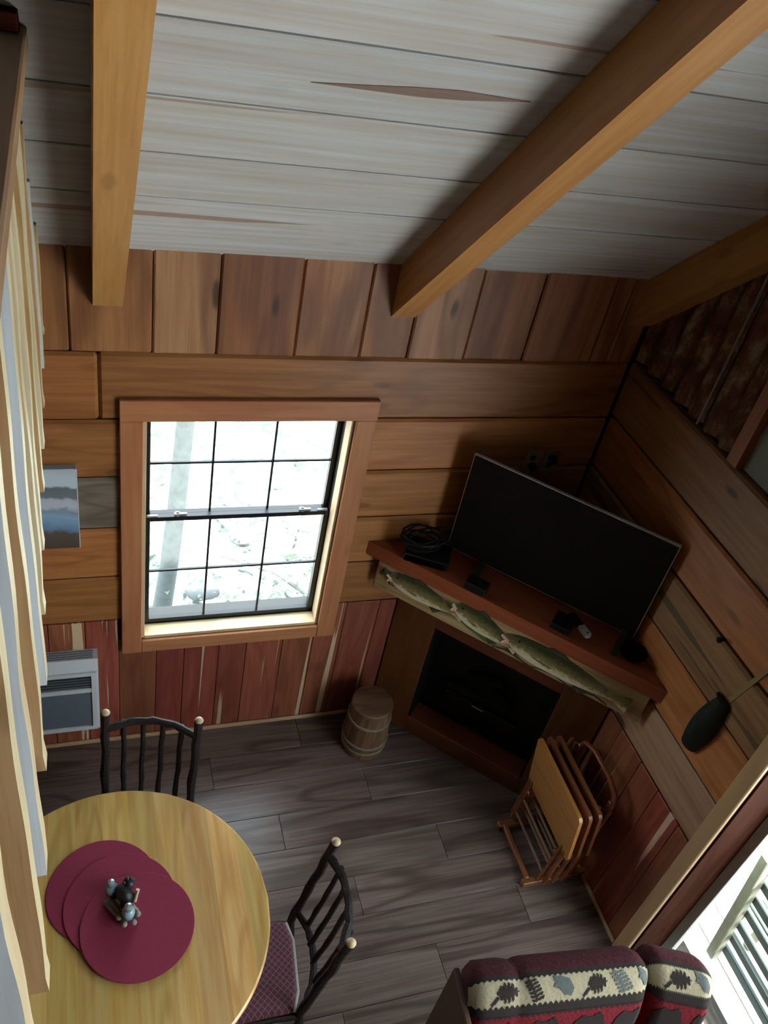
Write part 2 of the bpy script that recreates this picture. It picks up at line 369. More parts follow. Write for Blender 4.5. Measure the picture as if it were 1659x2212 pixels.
def lattice():
    m, nt, p, N, L = mat_new('burgundy_lattice_fabric')
    tc = N('ShaderNodeTexCoord'); mp = N('ShaderNodeMapping'); mp.inputs['Rotation'].default_value = (0, 0, math.radians(45)); L(tc.outputs['Object'], mp.inputs[0])
    sp = N('ShaderNodeSeparateXYZ'); L(mp.outputs[0], sp.inputs[0])
    def line(sock):
        f = N('ShaderNodeMath', operation='PINGPONG'); f.inputs[1].default_value = .0085; L(sock, f.inputs[0])
        g = N('ShaderNodeMath', operation='LESS_THAN'); g.inputs[1].default_value = .0012; L(f.outputs[0], g.inputs[0]); return g.outputs[0]
    mx = N('ShaderNodeMath', operation='MAXIMUM'); L(line(sp.outputs['X']), mx.inputs[0]); L(line(sp.outputs['Y']), mx.inputs[1])
    n = N('ShaderNodeTexNoise'); n.inputs['Scale'].default_value = 14; L(tc.outputs['Object'], n.inputs['Vector'])
    c0 = N('ShaderNodeMix', data_type='RGBA'); c0.inputs[6].default_value = (.085, .018, .032, 1); c0.inputs[7].default_value = (.14, .035, .06, 1); L(n.outputs['Fac'], c0.inputs[0])
    c = N('ShaderNodeMix', data_type='RGBA'); c.inputs[7].default_value = (.24, .12, .12, 1); L(mx.outputs[0], c.inputs[0]); L(c0.outputs[2], c.inputs[6])
    L(c.outputs[2], p.inputs['Base Color']); p.inputs['Roughness'].default_value = .8
    return m
M['lattice'] = lattice()
M['seatrim'] = flat('pale_seat_edge', (.5, .48, .45), .6)
M['maroon'] = flat('maroon_plush', (.05, .012, .014), .95, spec=.15, noise=.5, nscale=90, bump=.5)
M['redplush'] = flat('red_plush', (.15, .012, .017), .95, spec=.15, noise=.3, nscale=90, bump=.4)
M['creamplush'] = flat('cream_plush', (.36, .30, .19), .95, spec=.15, noise=.12, nscale=90, bump=.3)
M['darkmotif'] = flat('dark_brown_motif', (.028, .02, .018), .95, spec=.15, noise=.3, nscale=90)
M['greymotif'] = flat('grey_green_motif', (.10, .11, .10), .95, spec=.15, noise=.3, nscale=90)

TAN = 0.966
def zc(y): return 2.537 - TAN*y
YR = -2.85
ZR = zc(YR)
slope = V((0, -1, TAN)).normalized()
# ------------------------------------------------------------------ floor
floor = empty('floor', (-2.4, -2.8, 0), kind='structure')
MB().box((-2.4, -2.85, -.06), (2.75, 2.95, .05)).build('subfloor', M['concrete'], floor)
y = 0.0; row = 0
while y > -4.2:
    w = .182; x = 0.03 - (row*0.47 % 1.22)
    while x > -4.6:
        x0 = max(x-1.22, -4.6)
        xa = min(x+ (1.22 if x > -0.0 and False else 0), .03)
        MB().box(((xa+x0)/2, y-w/2, -.006), ((xa-x0)/2-.0008, w/2-.0008, .006), BX, .0012).build('plank', M['floor'], floor, basis=BX)
        x = x0
    x = 0.03 - (row*0.47 % 1.22)
    if x < .02:
        MB().box(((.03+x)/2, y-w/2, -.006), ((.03-x)/2-.0008, w/2-.0008, .006), BX, .0012).build('plank', M['floor'], floor, basis=BX)
    y -= w; row += 1
# ------------------------------------------------------------------ wall with the window (back wall)
wb = empty('wall_back', (-2.4, .1, 0), kind='structure')
OX0, OX1, OZ0, OZ1 = -1.98, -1.163, .72, 1.885
sh = MB()
sh.box(((-5.2+OX0)/2, .11, 1.35), ((OX0+5.2)/2, .06, 1.4)); sh.box(((OX1+.22)/2, .11, 1.35), ((.22-OX1)/2, .06, 1.4))
sh.box(((OX0+OX1)/2, .11, (OZ0-.05)/2), ((OX1-OX0)/2, .06, (OZ0+.05)/2)); sh.box(((OX0+OX1)/2, .11, (OZ1+2.75)/2), ((OX1-OX0)/2, .06, (2.75-OZ1)/2))
sh.build('wall_shell', M['concrete'], wb)
def hplank(x0, x1, z0, z1, m='plank', par=wb, d=.0):
    return MB().box(((x0+x1)/2, .025-d, (z0+z1)/2), ((x1-x0)/2-.001, .0245, (z1-z0)/2-.0028), BX, .012).build('plank', M[m], par, basis=BX)
rows = [.84, 1.10, 1.367, 1.623, 1.885, 2.163]
for i in range(5):
    a, b = rows[i], rows[i+1]
    if i < 4:
        xs = [(-3.6, OX0), (-5.0, -3.6)]
        for x0, x1 in xs: hplank(x0, x1, a, b, 'grey_plank' if i == 2 else 'plank', d=U_(0, .004))
        hplank(OX1, 0, a, b, d=U_(0, .004))
    else:
        hplank(-2.13, 0, a, b); hplank(-5, -2.13, a, b, d=.004)
xs = [-2.85, -2.6, -2.40, -2.218, -1.95, -1.732, -1.45, -1.2, -1.01, -.775, -.515, -.25, -.12, 0]
sl = {-1.95: 'slab_light', -1.01: 'slab_light', -.25: 'slab_brown', -1.45: 'slab_brown', -.12: 'slab_brown', -2.218: 'slab_brown', -1.2: 'slab_brown'}
for x0, x1 in zip(xs, xs[1:]):
    MB().box(((x0+x1)/2, .028-U_(0, .008), (2.163+2.56)/2), ((x1-x0)/2-.0015, .0245, (2.56-2.163)/2), BX, .006).build('plank', M[sl.get(x0, 'slab')], wb, basis=BZ)
# cedar wainscot
def wains(x0, x1, z1):
    MB().box(((x0+x1)/2, .018, z1/2), ((x1-x0)/2-.0008, .017, z1/2-.001), BX, .003).build('panel', M['cedar'], wb, basis=BZ)
x = -.74
ws = [.125, .165, .14, .15, .175, .13, .16]; i = 0
edges = [x]
while x > -3.1:
    x -= ws[i % 7]; i += 1; edges.append(x)
for x1, x0 in zip(edges, edges[1:]):
    wains(x0, x1, .72 if (x1 > OX0+.02 and x0 < OX1-.02) else .84)
# window
wi = empty('window_1', ((OX0+OX1)/2, 0, .645), kind='structure')
def bx(c, h, b=BX, ch=.002): return MB().box(c, h, b, ch)
TX0, TX1, TZ0, TZ1 = -2.062, -1.082, .645, 1.984
bx(((TX0+TX1)/2, -.012, (1.893+TZ1)/2), ((TX1-TX0)/2, .012, (TZ1-1.893)/2), BX, .003).build('head_casing', M['trim'], wi, basis=BX)
bx(((TX0-1.978)/2, -.0115, (TZ0+1.893)/2), ((-1.978-TX0)/2, .0115, (1.893-TZ0)/2-.0005), BX, .003).build('side_casing', M['trim'], wi, basis=BZ)
bx(((TX1-1.165)/2, -.0115, (TZ0+1.893)/2), ((TX1+1.165)/2, .0115, (1.893-TZ0)/2-.0005), BX, .003).build('side_casing', M['trim'], wi, basis=BZ)
bx((-1.5715, -.011, (TZ0+.718)/2), (.4055, .011, (.718-TZ0)/2), BX, .003).build('apron', M['trim'], wi, basis=BX)
for xx in (OX0+.008, OX1-.008):
    bx((xx, .032, (OZ0+1.89)/2), (.0078, .034, (1.89-OZ0)/2), BX, .001).build('jamb', M['jamb'], wi, basis=BZ)
    bx((xx, .118, (OZ0+1.89)/2), (.0085, .051, (1.89-OZ0)/2), BX, .001).build('sash_track', M['window_black'], wi)
bx(((OX0+OX1)/2, .118, OZ0+.0075), ((OX1-OX0)/2-.017, .050, .0085), BX, .001).build('sash_track', M['window_black'], wi)
bx(((OX0+OX1)/2, .032, OZ0+.006), ((OX1-OX0)/2-.016, .036, .008), BX, .001).build('sill', M['jamb'], wi, basis=BX)
bx(((OX0+OX1)/2, .06, 1.886), ((OX1-OX0)/2-.016, .062, .006), BX, .001).build('head_jamb', M['jamb'], wi, basis=BX)
SX0, SX1 = OX0+.017, OX1-.017; zm = 1.345
def sash(z0, z1, yy, name):
    s = MB(); r = .022
    s.box((SX0+r/2, yy, (z0+z1)/2), (r/2, .014, (z1-z0)/2), BX, .002); s.box((SX1-r/2, yy, (z0+z1)/2), (r/2, .014, (z1-z0)/2), BX, .002)
    s.box(((SX0+SX1)/2, yy, z0+r/2), ((SX1-SX0)/2-r, .014, r/2), BX, .002); s.box(((SX0+SX1)/2, yy, z1-r/2), ((SX1-SX0)/2-r, .014, r/2), BX, .002)
    o = s.build(name, M['window_black'], wi)
    w = (SX1-SX0-2*r)/3
    for k in (1, 2): bx((SX0+r+w*k, yy, (z0+z1)/2), (.0045, .006, (z1-z0)/2-r), BX, .001).build('muntin', M['window_black'], o)
    bx(((SX0+SX1)/2, yy, (z0+z1)/2), ((SX1-SX0)/2-r, .0055, .0045), BX, .001).build('muntin', M['window_black'], o)
    for k in range(3):
        for q in (0, 1):
            zz0 = z0+r + q*(z1-z0-2*r)/2; zz1 = zz0 + (z1-z0-2*r)/2
            bx((SX0+r+w*(k+.5), yy, (zz0+zz1)/2), (w/2, .001, (zz1-zz0)/2), BX, 0).build('pane', M['glass'], o)
sash(zm-.012, 1.88, .115, 'upper_sash'); sash(.737, zm+.014, .085, 'lower_sash')
for k, xx in enumerate((-1.83, -1.30)):
    q = MB(); q.lathe([(.014, 0), (.014, .008), (.008, .012)], (xx, .085, zm+.014), 12); q.box((xx+.012, .08, zm+.022), (.026, .007, .004), BX, .002); q.build('sash_lock', M['latch'], wi)
for xx in (SX0+.03, SX1-.03): bx((xx, .078, zm+.018), (.022, .006, .004), BX, .001).build('tilt_latch', M['latch'], wi)
# base trim on back wall
tb = empty('baseboard_back', (-1.9, -.01, 0), kind='structure')
bx((-1.92, -.007, .011), (1.13, .0065, .011), BX, .004).build('quarter_round', M['post'], tb, basis=BX)
# ------------------------------------------------------------------ right wall
we = empty('wall_right', (.1, -2.8, 0), kind='structure')
DY0, DY1, DZ1 = -1.513, -3.9, 2.12
GY0, GY1, GZ0, GZ1 = -2.5, -4.2, 2.6, 4.0
def yz(poly, x0, x1, s): s.prism([(x0, a, b) for a, b in poly], (x1-x0, 0, 0))
s = MB()
yz([(.17, -.05), (.17, 2.37), (0, 2.53), (DY0, 2.53), (DY0, -.05)], .052, .2, s)
yz([(DY1, -.05), (DY1, 2.53), (-5.72, 2.53), (-5.9, 2.35), (-5.9, -.05)], .052, .2, s)
yz([(DY0, DZ1), (DY0, 2.53), (DY1, 2.53), (DY1, DZ1)], .052, .2, s)
yz([(0, 2.531), (YR, ZR), (-5.72, 2.531), (GY1, 2.531), (GY1, min(GZ1, ZR-TAN*(YR-GY1)-.05)), (GY0, GZ1), (GY0, 2.531)], .052, .2, s)
yz([(GY0, 2.531), (GY0, GZ0), (GY1, GZ0), (GY1, 2.531)], .052, .2, s)
s.build('wall_shell', M['concrete'], we)
erows = [.845, 1.106, 1.386, 1.641, 1.907, 2.18]
def eplank(y0, y1, z0, z1, m='plank', d=0):
    return MB().box((.025-d, (y0+y1)/2, (z0+z1)/2), (.0245, abs(y1-y0)/2-.001, (z1-z0)/2-.0056), BX, .012).build('plank', M[m], we, basis=BY)
for i in range(5):
    eplank(0, DY0+.003, erows[i], erows[i+1], 'pale_plank' if i == 0 else 'dim_plank' if i in (2, 4) else 'plank', d=U_(0, .005)); eplank(-3.9, -5.0, erows[i], erows[i+1])
ye = -.74
for w in (.15, .17, .14, .16, .155):
    MB().box((.018, ye-w/2, .4225), (.017, w/2-.0008, .4215), BX, .003).build('panel', M['cedar'], we, basis=BZ); ye -= w
# gable: rusted corrugated sheets, post, grey sheet
def corr(y0, y1, nme='corrugated_sheet'):
    n = int(abs(y1-y0)/.0098); top = lambda t: zc(t)-.01
    v = []; f = []
    for i in range(n+1):
        yy = y0+(y1-y0)*i/n; xx = .03 - .014*math.cos(2*math.pi*(yy)/.105)
        v += [(xx, yy, 2.181), (xx, yy, max(2.2, top(yy))), (xx+.002, yy, 2.181), (xx+.002, yy, max(2.2, top(yy)))]
    for i in range(n):
        a = i*4; b = a+4
        f += [(a, b, b+1, a+1), (a+2, a+3, b+3, b+2), (a+1, b+1, b+3, a+3), (a, a+2, b+2, b)]
    f += [(0, 1, 3, 2), (n*4, n*4+2, n*4+3, n*4+1)]
    return MB().add(v, f).build(nme, M['rust'], we, smooth=True)
corr(.0, -.478); corr(-.488, -.70)
MB().box((.012, -.4835, (2.181+zc(-.4835))/2), (.004, .0045, (zc(-.4835)-2.185)/2), BX, .001).build('sheet_edge', M['seatrim_edge'], we)
MB().prism([(-.004, -.705, 2.181), (-.004, -.705, zc(-.705)), (-.004, -.76, zc(-.76)), (-.004, -.76, 2.181)], (.054, 0, 0)).build('gable_stud', M['mantel'], we, basis=BZ)
MB().prism([(.03, -.762, 2.181), (.03, -.762, zc(-.762)), (.03, -1.3, zc(-1.3)), (.03, -1.3, 2.181)], (.02, 0, 0)).build('grey_sheet', M['greypanel'], we)
MB().prism([(.03, -1.302, 2.181), (.03, -1.302, zc(-1.302)), (.03, GY0, zc(GY0)), (.03, GY0, 2.181)], (.02, 0, 0)).build('gable_board', M['plank'], we, basis=BZ)
tr = empty('baseboard_right', (-.01, -1.1, 0), kind='structure')
bx((-.007, -1.12, .011), (.0065, .32, .011), BX, .004).build('quarter_round', M['post'], tr, basis=BY)
# door opening: casing, jamb, frame, glass
dr = empty('door_1', (.1, -2.4, 0), kind='structure')
bx((-.011, DY0+.034, 1.08), (.0105, .034, 1.08), BX, .004).build('casing', M['post'], dr, basis=BZ)
bx((-.011, DY1-.034, 1.08), (.0105, .034, 1.08), BX, .004).build('casing', M['post'], dr, basis=BZ)
bx((-.011, (DY0+DY1)/2, DZ1+.035), (.0105, (DY0-DY1)/2, .034), BX, .004).build('head_casing', M['post'], dr, basis=BY)
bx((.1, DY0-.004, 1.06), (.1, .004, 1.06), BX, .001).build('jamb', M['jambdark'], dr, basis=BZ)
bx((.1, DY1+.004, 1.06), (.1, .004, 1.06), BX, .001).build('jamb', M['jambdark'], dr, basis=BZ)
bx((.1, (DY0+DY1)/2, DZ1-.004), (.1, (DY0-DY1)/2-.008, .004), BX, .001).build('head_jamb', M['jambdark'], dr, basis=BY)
bx((.1, (DY0+DY1)/2, -.002), (.1, (DY0-DY1)/2-.008, .006), BX, .001).build('threshold', M['alu'], dr)
fr = MB()
for yy in (DY0-.03, DY1+.03): fr.box((.185, yy, 1.06), (.015, .022, 1.05), BX, .002)
fr.box((.185, (DY0+DY1)/2, .03), (.015, (DY0-DY1)/2-.052, .024), BX, .002); fr.box((.185, (DY0+DY1)/2, 2.08), (.015, (DY0-DY1)/2-.052, .024), BX, .002)
fo = fr.build('door_frame', M['alu'], dr)
bx((.185, (DY0+DY1)/2, 1.055), (.002, (DY0-DY1)/2-.052, 1.0), BX, 0).build('pane', M['glass'], fo)
gw = empty('added_window', (.1, (GY0+GY1)/2, GZ0), kind='structure')  # unseen gable window, added to light the railing and table
g = MB()
for yy in (GY0-.02, GY1+.02): g.box((.12, yy, (GZ0+GZ1)/2), (.05, .02, (GZ1-GZ0)/2))
for zz in (GZ0+.02, GZ1-.02): g.box((.12, (GY0+GY1)/2, zz), (.05, (GY0-GY1)/2-.04, .02))
g.build('window_frame', M['post'], gw); bx((.12, (GY0+GY1)/2, (GZ0+GZ1)/2), (.002, (GY0-GY1)/2-.04, (GZ1-GZ0)/2-.04), BX, 0).build('pane', M['glass'], gw)
# ------------------------------------------------------------------ unseen walls behind and left of the camera
wf = empty('wall_front', (-2.4, -5.85, 0), kind='structure')
s = MB(); s.box((-2.5, -5.85, 1.3), (2.7, .06, 1.35))
s.build('wall_shell', M['plank'], wf, basis=BX)
wl = empty('wall_left', (-5.1, -2.8, 0), kind='structure')
s = MB(); yz([(.17, -.05), (.17, 2.37), (0, 2.53), (YR, ZR), (-5.72, 2.53), (-5.9, 2.35), (-5.9, -.05)], -5.2, -5.05, s); s.build('wall_shell', M['plank'], wl, basis=BY)
lf = empty('trim_1', (-3.7, -2.8, 2.3), kind='structure')
bx((-3.73, -2.9, 2.38), (1.32, 2.89, .05), BX, 0).build('loft_floor', M['plank'], lf, basis=BY)
# ------------------------------------------------------------------ ceiling boards on the sloping roof
ce = empty('ceiling', (-2.5, -1.4, 3.9), kind='structure')
nrm = V((0, TAN, 1)).normalized()
BS = (X, slope, nrm)
seams = [.03, -.282, -.467, -.656, -.852] + [-.852-.19*k for k in range(1, 11)]
for r in range(len(seams)-1):
    a, b = seams[r], seams[r+1]; b = max(b, YR)
    cy = (a+b)/2; hl = abs(a-b)/2/abs(slope.y)
    cuts = [-5.05, -3.4+U_(-.3, .3), .04] if r > 5 else [-5.05, -2.60+.1*(r % 3), .04]
    for x0, x1 in zip(cuts, cuts[1:]):
        c = V(((x0+x1)/2, cy, zc(cy))) + nrm*.0125
        MB().box(c, ((x1-x0)/2-.001, hl-.0042, .0115), BS, .002).build('plank', M['ceil'], ce, org=c, basis=BS)
MB().prism([(-5.2, .2, zc(.2)+.036), (-5.2, YR, ZR+.036), (-5.2, YR, ZR+.11), (-5.2, .2, zc(.2)+.11)], (5.4, 0, 0)).build('roof_deck', M['concrete'], ce)
MB().prism([(-5.2, YR, ZR+.036), (-5.2, -6.1, ZR+.036-TAN*(YR+6.1)), (-5.2, -6.1, ZR+.11-TAN*(YR+6.1)), (-5.2, YR, ZR+.11)], (5.4, 0, 0)).build('roof_slope', M['ceil'], ce)
hs = [(-1.69, -.744), (-1.559, -.756), (-1.457, -.767), (-1.35, -.774), (-1.175, -.768), (-1.334, -.748), (-1.444, -.742), (-1.554, -.743)]
MB().prism([V((x, y, zc(y)))+nrm*.002 for x, y in hs], -nrm*.0032).build('heartwood_streak', M['streakwood'], ce, basis=BS)
rl = {-2.093: 'leftmost exposed fir rafter, seen almost straight on above the window', -1.058: 'middle exposed fir rafter crossing the whitewashed ceiling diagonally', -.027: 'exposed fir rafter at far right, against the rusted gable wall'}
for xc, lb in rl.items():
    w = .047
    o = MB()
    o.prism([(xc-w, -.001, 2.337), (xc-w, -.001, 2.535), (xc-w, YR, ZR-.002), (xc-w, YR, ZR-.2)], (2*w, 0, 0))
    ob = o.build('roof_rafter', M['rafter'], org=(xc, -.001, 2.337), basis=(slope, X, slope.cross(X)))
    tag(ob, lb, 'rafter', 'roof rafters')
# ------------------------------------------------------------------ loft railing of live-edge pickets
rail = empty('loft_railing', (-2.3, -1.5, 2.3), 'loft railing of wavy live-edge upright boards under a brown cap, at left edge', 'railing')
pk = [(-2.287, .0-.06), (-2.286, -.135), (-2.284, -.340), (-2.281, -.552), (-2.279, -.754), (-2.277, -.937), (-2.275, -1.148), (-2.271, -1.345), (-2.266, -1.54), (-2.265, -1.736), (-2.263, -1.933), (-2.258, -2.115), (-2.258, -2.30), (-2.258, -2.48), (-2.257, -2.66)]
mats = ['picket_cream', 'picket_tan', 'picket_pale', 'picket_tan', 'picket_cream', 'picket_tan', 'picket_cream', 'picket_cream', 'picket_pale', 'picket_tan', 'picket_pale', 'picket_tan', 'picket_pale', 'picket_tan', 'picket_pale']
for i, (px, py) in enumerate(pk[1:], 1):
    zt = min(3.255, zc(py)-.02); zb = 2.3 + U_(-.004, .004); n = 22; th = .037; dp = .10
    ph = U_(0, 6); am = U_(.0009, .0018)
    v = []; f = []
    for k in range(n+1):
        z = zb+(zt-zb)*k/n; e = am*(math.sin(z*9+ph)+.6*math.sin(z*23+ph*2))-.004 if k else -.002
        e2 = e + .0012*math.sin(z*14+ph*3) - .002
        v += [(px+e, py, z), (px+e+.0008, py+th, z), (px-dp, py+th, z), (px-dp, py, z)]
    for k in range(n):
        a = 4*k
        for q in range(4): f.append((a+q, a+(q+1) % 4, a+4+(q+1) % 4, a+4+q))
    f += [(0, 1, 2, 3), (4*n+3, 4*n+2, 4*n+1, 4*n)]
    po_ = MB().add(v, f).build('picket', M[mats[i]], rail, basis=BZ)
    po_.data.materials.append(M['picket_cream'])  # cream slot for the front faces: their window light put into the colour
    for p_ in po_.data.polygons:
        if (po_.matrix_basis.to_3x3() @ p_.normal).x > .8: p_.material_index = 1
bx((-2.336, -2.08, 3.279), (.083, 1.305, .021), BX, .004).build('cap_rail', M['cap'], rail, basis=BY)
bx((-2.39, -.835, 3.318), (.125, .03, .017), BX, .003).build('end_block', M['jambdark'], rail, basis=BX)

# ------------------------------------------------------------------ fireplace across the corner
DU = V((1, -1, 0))/math.sqrt(2); DN = V((-1, -1, 0))/math.sqrt(2)      # along the face, out into the room
BD = (DU, DN, Z)
def dg(c, u, z): return V((c/2, c/2, z)) + DU*u           # point on plane x+y=c
fp = empty('corner_fireplace', (-.4, -.4, 0), 'stained wood fireplace surround with dark firebox across the corner', 'fireplace')
def dbox(u0, u1, z0, z1, c, t, ch=.003):                  # slab whose front is plane c, thickness t behind
    ctr = dg(c, (u0+u1)/2, (z0+z1)/2) - DN*(t/2)
    return MB().box(ctr, ((u1-u0)/2, t/2, (z1-z0)/2), BD, ch)
BDZ = (Z, DU, DN)
dbox(-.545, -.328, .0, 1.15, -.79, .02).build('side_panel', M['panel'], fp, basis=BDZ)
dbox(.332, .545, .0, 1.15, -.79, .02).build('side_panel', M['panel'], fp, basis=BDZ)
dbox(-.328, .332, .79, 1.15, -.79, .02).build('header_panel', M['panel'], fp, basis=BD)
dbox(-.328, .332, .0, .105, -.79, .02).build('hearth_front', M['panel'], fp, basis=BD)
dbox(-.326, .33, .105, .125, -.795, .12).build('hearth_shelf', M['panel'], fp, basis=BD)
dbox(-.40, .36, .0, .02, -.775, .012, .004).build('base_strip', M['panel'], fp, basis=BD)
ins = dbox(-.326, .33, .125, .788, -.60, .02).build('firebox', M['black'], fp, basis=BD)
for u0, u1 in ((-.326, -.316), (.32, .33)): dbox(u0, u1, .125, .788, -.79, .13, .001).build('cheek', M['black'], ins, basis=BD)
dbox(-.316, .32, .778, .788, -.79, .13, .001).build('lintel', M['black'], ins, basis=BD)
for k, (u, z, l, a) in enumerate(((-.05, .40, .3, .12), (.03, .46, .26, -.2), (-.02, .52, .2, .3))):
    p = dg(-.64, u, z); d = (DU*math.cos(a)+Z*math.sin(a))*l/2
    MB().tube([p-d, p-d*.3, p+d*.4, p+d], [.028, .034, .032, .026], 8).build('log', M['log'], ins)
dbox(-.2, .2, .30, .335, -.65, .02, .004).build('grate', M['black'], ins, basis=BD)
dbox(-.045, .02, .318, .324, -.655, .004, .001).build('bright_bar', M['chrome'], ins, basis=BD)
# mantel slab, triangular in plan with thick front
mt = MB(); mt.prism([(-.995, -.004, 1.16), (-.004, -.995, 1.16), (-.004, -.004, 1.16)], (0, 0, .075))
mt.build('mantel', M['mantel'], fp, basis=BD)
# fish board below the mantel
fb = empty('fish_board', tuple(dg(-.985, 0, .985)), 'long narrow board painted with three bass, under the mantel edge', 'sign')
fbd = dbox(-.635, .66, .995, 1.158, -.99, .016, .003).build('board', M['fishboard'], fb, basis=BD)
def fish(u0, z0, u1, z1, hmax, mat, flip=1):
    p0, p1 = dg(-.99, u0, z0), dg(-.99, u1, z1); d = p1-p0; Ln = d.length; e = d/Ln; up_ = DN.cross(e)*-1
    if up_.z < 0: up_ = -up_
    cen = (p0+p1)/2 + DN*.001; n = 18
    prof = [(0, .25), (.05, .52), (.12, .78), (.25, .98), (.4, 1), (.55, .9), (.7, .66), (.82, .4), (.88, .3), (.94, .5), (1, .72)]
    def hh(t):
        for (a, x), (b, y_) in zip(prof, prof[1:]):
            if t <= b: return x+(y_-x)*(t-a)/(b-a)
        return .7
    def sf(u, v):
        t = u; a = (v-.5)*2; h = hh(t)*hmax/2
        th = .014*max(0, 1-a*a)**.5*min(1, 1.1-abs(t-.4)*.9)
        return p0 + e*(t*Ln) + up_*(a*h*(1.05 if a > 0 else .95)) + DN*(th+.0008)
    o = MB().grid(sf, n, 8).build('painted_fish', M[mat], fb, org=cen, basis=(e, DN, up_), smooth=True)
    q = lambda t, a, k=.016: p0 + e*(t*Ln) + up_*(a*hmax/2) + DN*k
    MB().tube([q(-.005, .26), q(.05, .05), q(.02, -.3)], [.006, .008, .006], 6).build('mouth', M['mouth'], o)
    MB().tube([q(.06, -.08, .013), q(.015, -.38, .012)], [.009, .006], 6).build('jaw', M['mouth'], o)
    MB().ball(q(.13, .42, .013), .0055, BX, 8, 5).build('eye', M['black'], o)
    MB().prism([q(.3, .95, .004), q(.37, 1.3, .004), q(.47, 1.2, .004), q(.52, .9, .004)], DN*.005).build('fin', M['fishdark'], o)
    MB().prism([q(.26, -.15, .016), q(.4, -.45, .013), q(.42, -.2, .013)], DN*.003).build('gill_fin', M['fish'], o)
    MB().prism([q(.6, -.75, .004), q(.66, -1.1, .004), q(.74, -.6, .004)], DN*.004).build('fin', M['fishdark'], o)
fish(-.575, 1.098, -.19, 1.080, .115, 'fish')
fish(-.245, 1.120, .085, 1.052, .125, 'fish')
fish(.005, 1.088, .60, 1.058, .135, 'fish')
lf1 = dbox(-.20, -.02, 1.015, 1.055, -.99, .003, .001)
MB().prism([dg(-.993, a, z) for a, z in ((-.2, 1.06), (-.15, 1.035), (-.06, 1.012), (.0, 1.01), (-.02, 1.03), (-.1, 1.058))], DN*.004).build('painted_leaf', M['fishgreen'], fb)
MB().tube([dg(-.995, u, 1.012+.012*math.sin(u*31)) for u in [-.02+.06*k for k in range(10)]], .003, 5).build('painted_branch', M['fishdark'], fb)
MB().tube([dg(-.995, -.61+.02*k, 1.09+.03*math.sin(k*1.3)) for k in range(5)], [.01, .016, .018, .014, .008], 6).build('painted_snag', M['fishdark'], fb)
# television
tv = empty('television', tuple(dg(-.70, .05, 1.235)), 'black flat screen television with thin silver rim on the corner mantel', 'television')
T0, T1, Z0, Z1 = -.392, .498, 1.274, 1.786
dbox(T0+.004, T1-.004, Z0+.004, Z1-.004, -.772, .03, .003).build('housing', M['black'], tv, basis=BD)
dbox(T0+.007, T1-.007, Z0+.010, Z1-.007, -.7685, .002, .0005).build('screen', M['blackgloss'], tv, basis=BD)
bz = MB()
for a in ((T0, T1, Z0, Z0+.0105), (T0, T1, Z1-.0065, Z1), (T0, T0+.0065, Z0+.0105, Z1-.0065), (T1-.0065, T1, Z0+.0105, Z1-.0065)):
    c = dg(-.76, (a[0]+a[1])/2, (a[2]+a[3])/2) + DN*(-.004)
    bz.box(c, ((a[1]-a[0])/2, .008, (a[3]-a[2])/2), BD, .0015)
bz.build('rim', M['silver'], tv, basis=BD)
for uu in (-.23, .22, .44):
    if uu == .22: continue
    q = MB(); b0 = dg(-.775, uu, 1.236)
    q.prism([b0+DN*.11, b0+DN*.108+Z*.008, b0+Z*.06, b0-DN*.03+Z*.055, b0-DN*.10+Z*.008, b0-DN*.10], DU*.03)
    q.build('foot', M['black'], tv)
# small things on the mantel
def rbox(nm, c, h, ang, m, ch=.004, parent=None):
    b = (V((math.cos(ang), math.sin(ang), 0)), V((-math.sin(ang), math.cos(ang), 0)), Z)
    return MB().box(c, h, b, ch).build(nm, M[m], parent, basis=b)
cb = empty('cable_box', (-.80, -.10, 1.235), 'black media box under a heap of cables at left end of the mantel', 'box')
rbox('case', (-.755, -.125, 1.256), (.10, .07, .021), -.5, 'black', .004, cb)
rbox('front_panel', (-.795, -.185, 1.256), (.088, .003, .015), -.5, 'blackgloss', .001, cb)
tag(rbox('receiver_box', (-.60, -.345, 1.2555), (.05, .035, .0195), -.78, 'black', .004), 'small matte black box on mantel beneath the television left corner', 'box')
tag(rbox('media_player', (-.295, -.60, 1.251), (.045, .05, .015), -.78, 'black', .004), 'black media player between television and white remote', 'box')
cc = MB(); pts = []
for k in range(90):
    t = k/89; w = t*6*2*math.pi; r = .07+.02*math.sin(k*.7)
    pts.append((-.785+(r+.02)*math.cos(w), -.105+.065*math.sin(w)+.01*math.sin(k), 1.297+.06*t+.012*math.sin(w*1.7)))
pts += [(-.69, -.13, 1.31), (-.62, -.09, 1.28), (-.58, -.06, 1.245)]
cc.tube(pts, .0045, 6); tag(cc.build('cable_coil', M['black'], smooth=True), 'tangled coil of black cable piled on the media box', 'cable')
rm = empty('remote_control', (-.215, -.64, 1.235), 'white remote control with dark upper half lying under the television', 'remote')
rb = (V((.12, -.99, 0)).normalized(), V((.99, .12, 0)).normalized(), Z)
def pill(c, L0, L1, w, h, nm, m):
    s = MB(); pr = []
    for k in range(9):
        a = math.pi*k/8; pr.append((L1+math.sin(a)*w*.55, w*math.cos(a)))
    pr += [(L0, -w), (L0, w)]
    s.prism([V(c)+rb[0]*p+rb[1]*q for p, q in pr], Z*h); return s.build(nm, M[m], rm, basis=rb)
pill((-.215, -.64, 1.236), -.02, .035, .016, .016, 'body', 'white'); pill((-.215, -.64, 1.2355), -.095, -.021, .0165, .015, 'dark_half', 'black')
MB().lathe([(.004, 0), (.004, .0015)], (-.21, -.665, 1.252), 10).build('button', M['darkgrey'], rm)
ds = empty('ash_dish', (-.055, -.815, 1.235), 'round black glass dish with bright glints at right end of the mantel', 'dish')
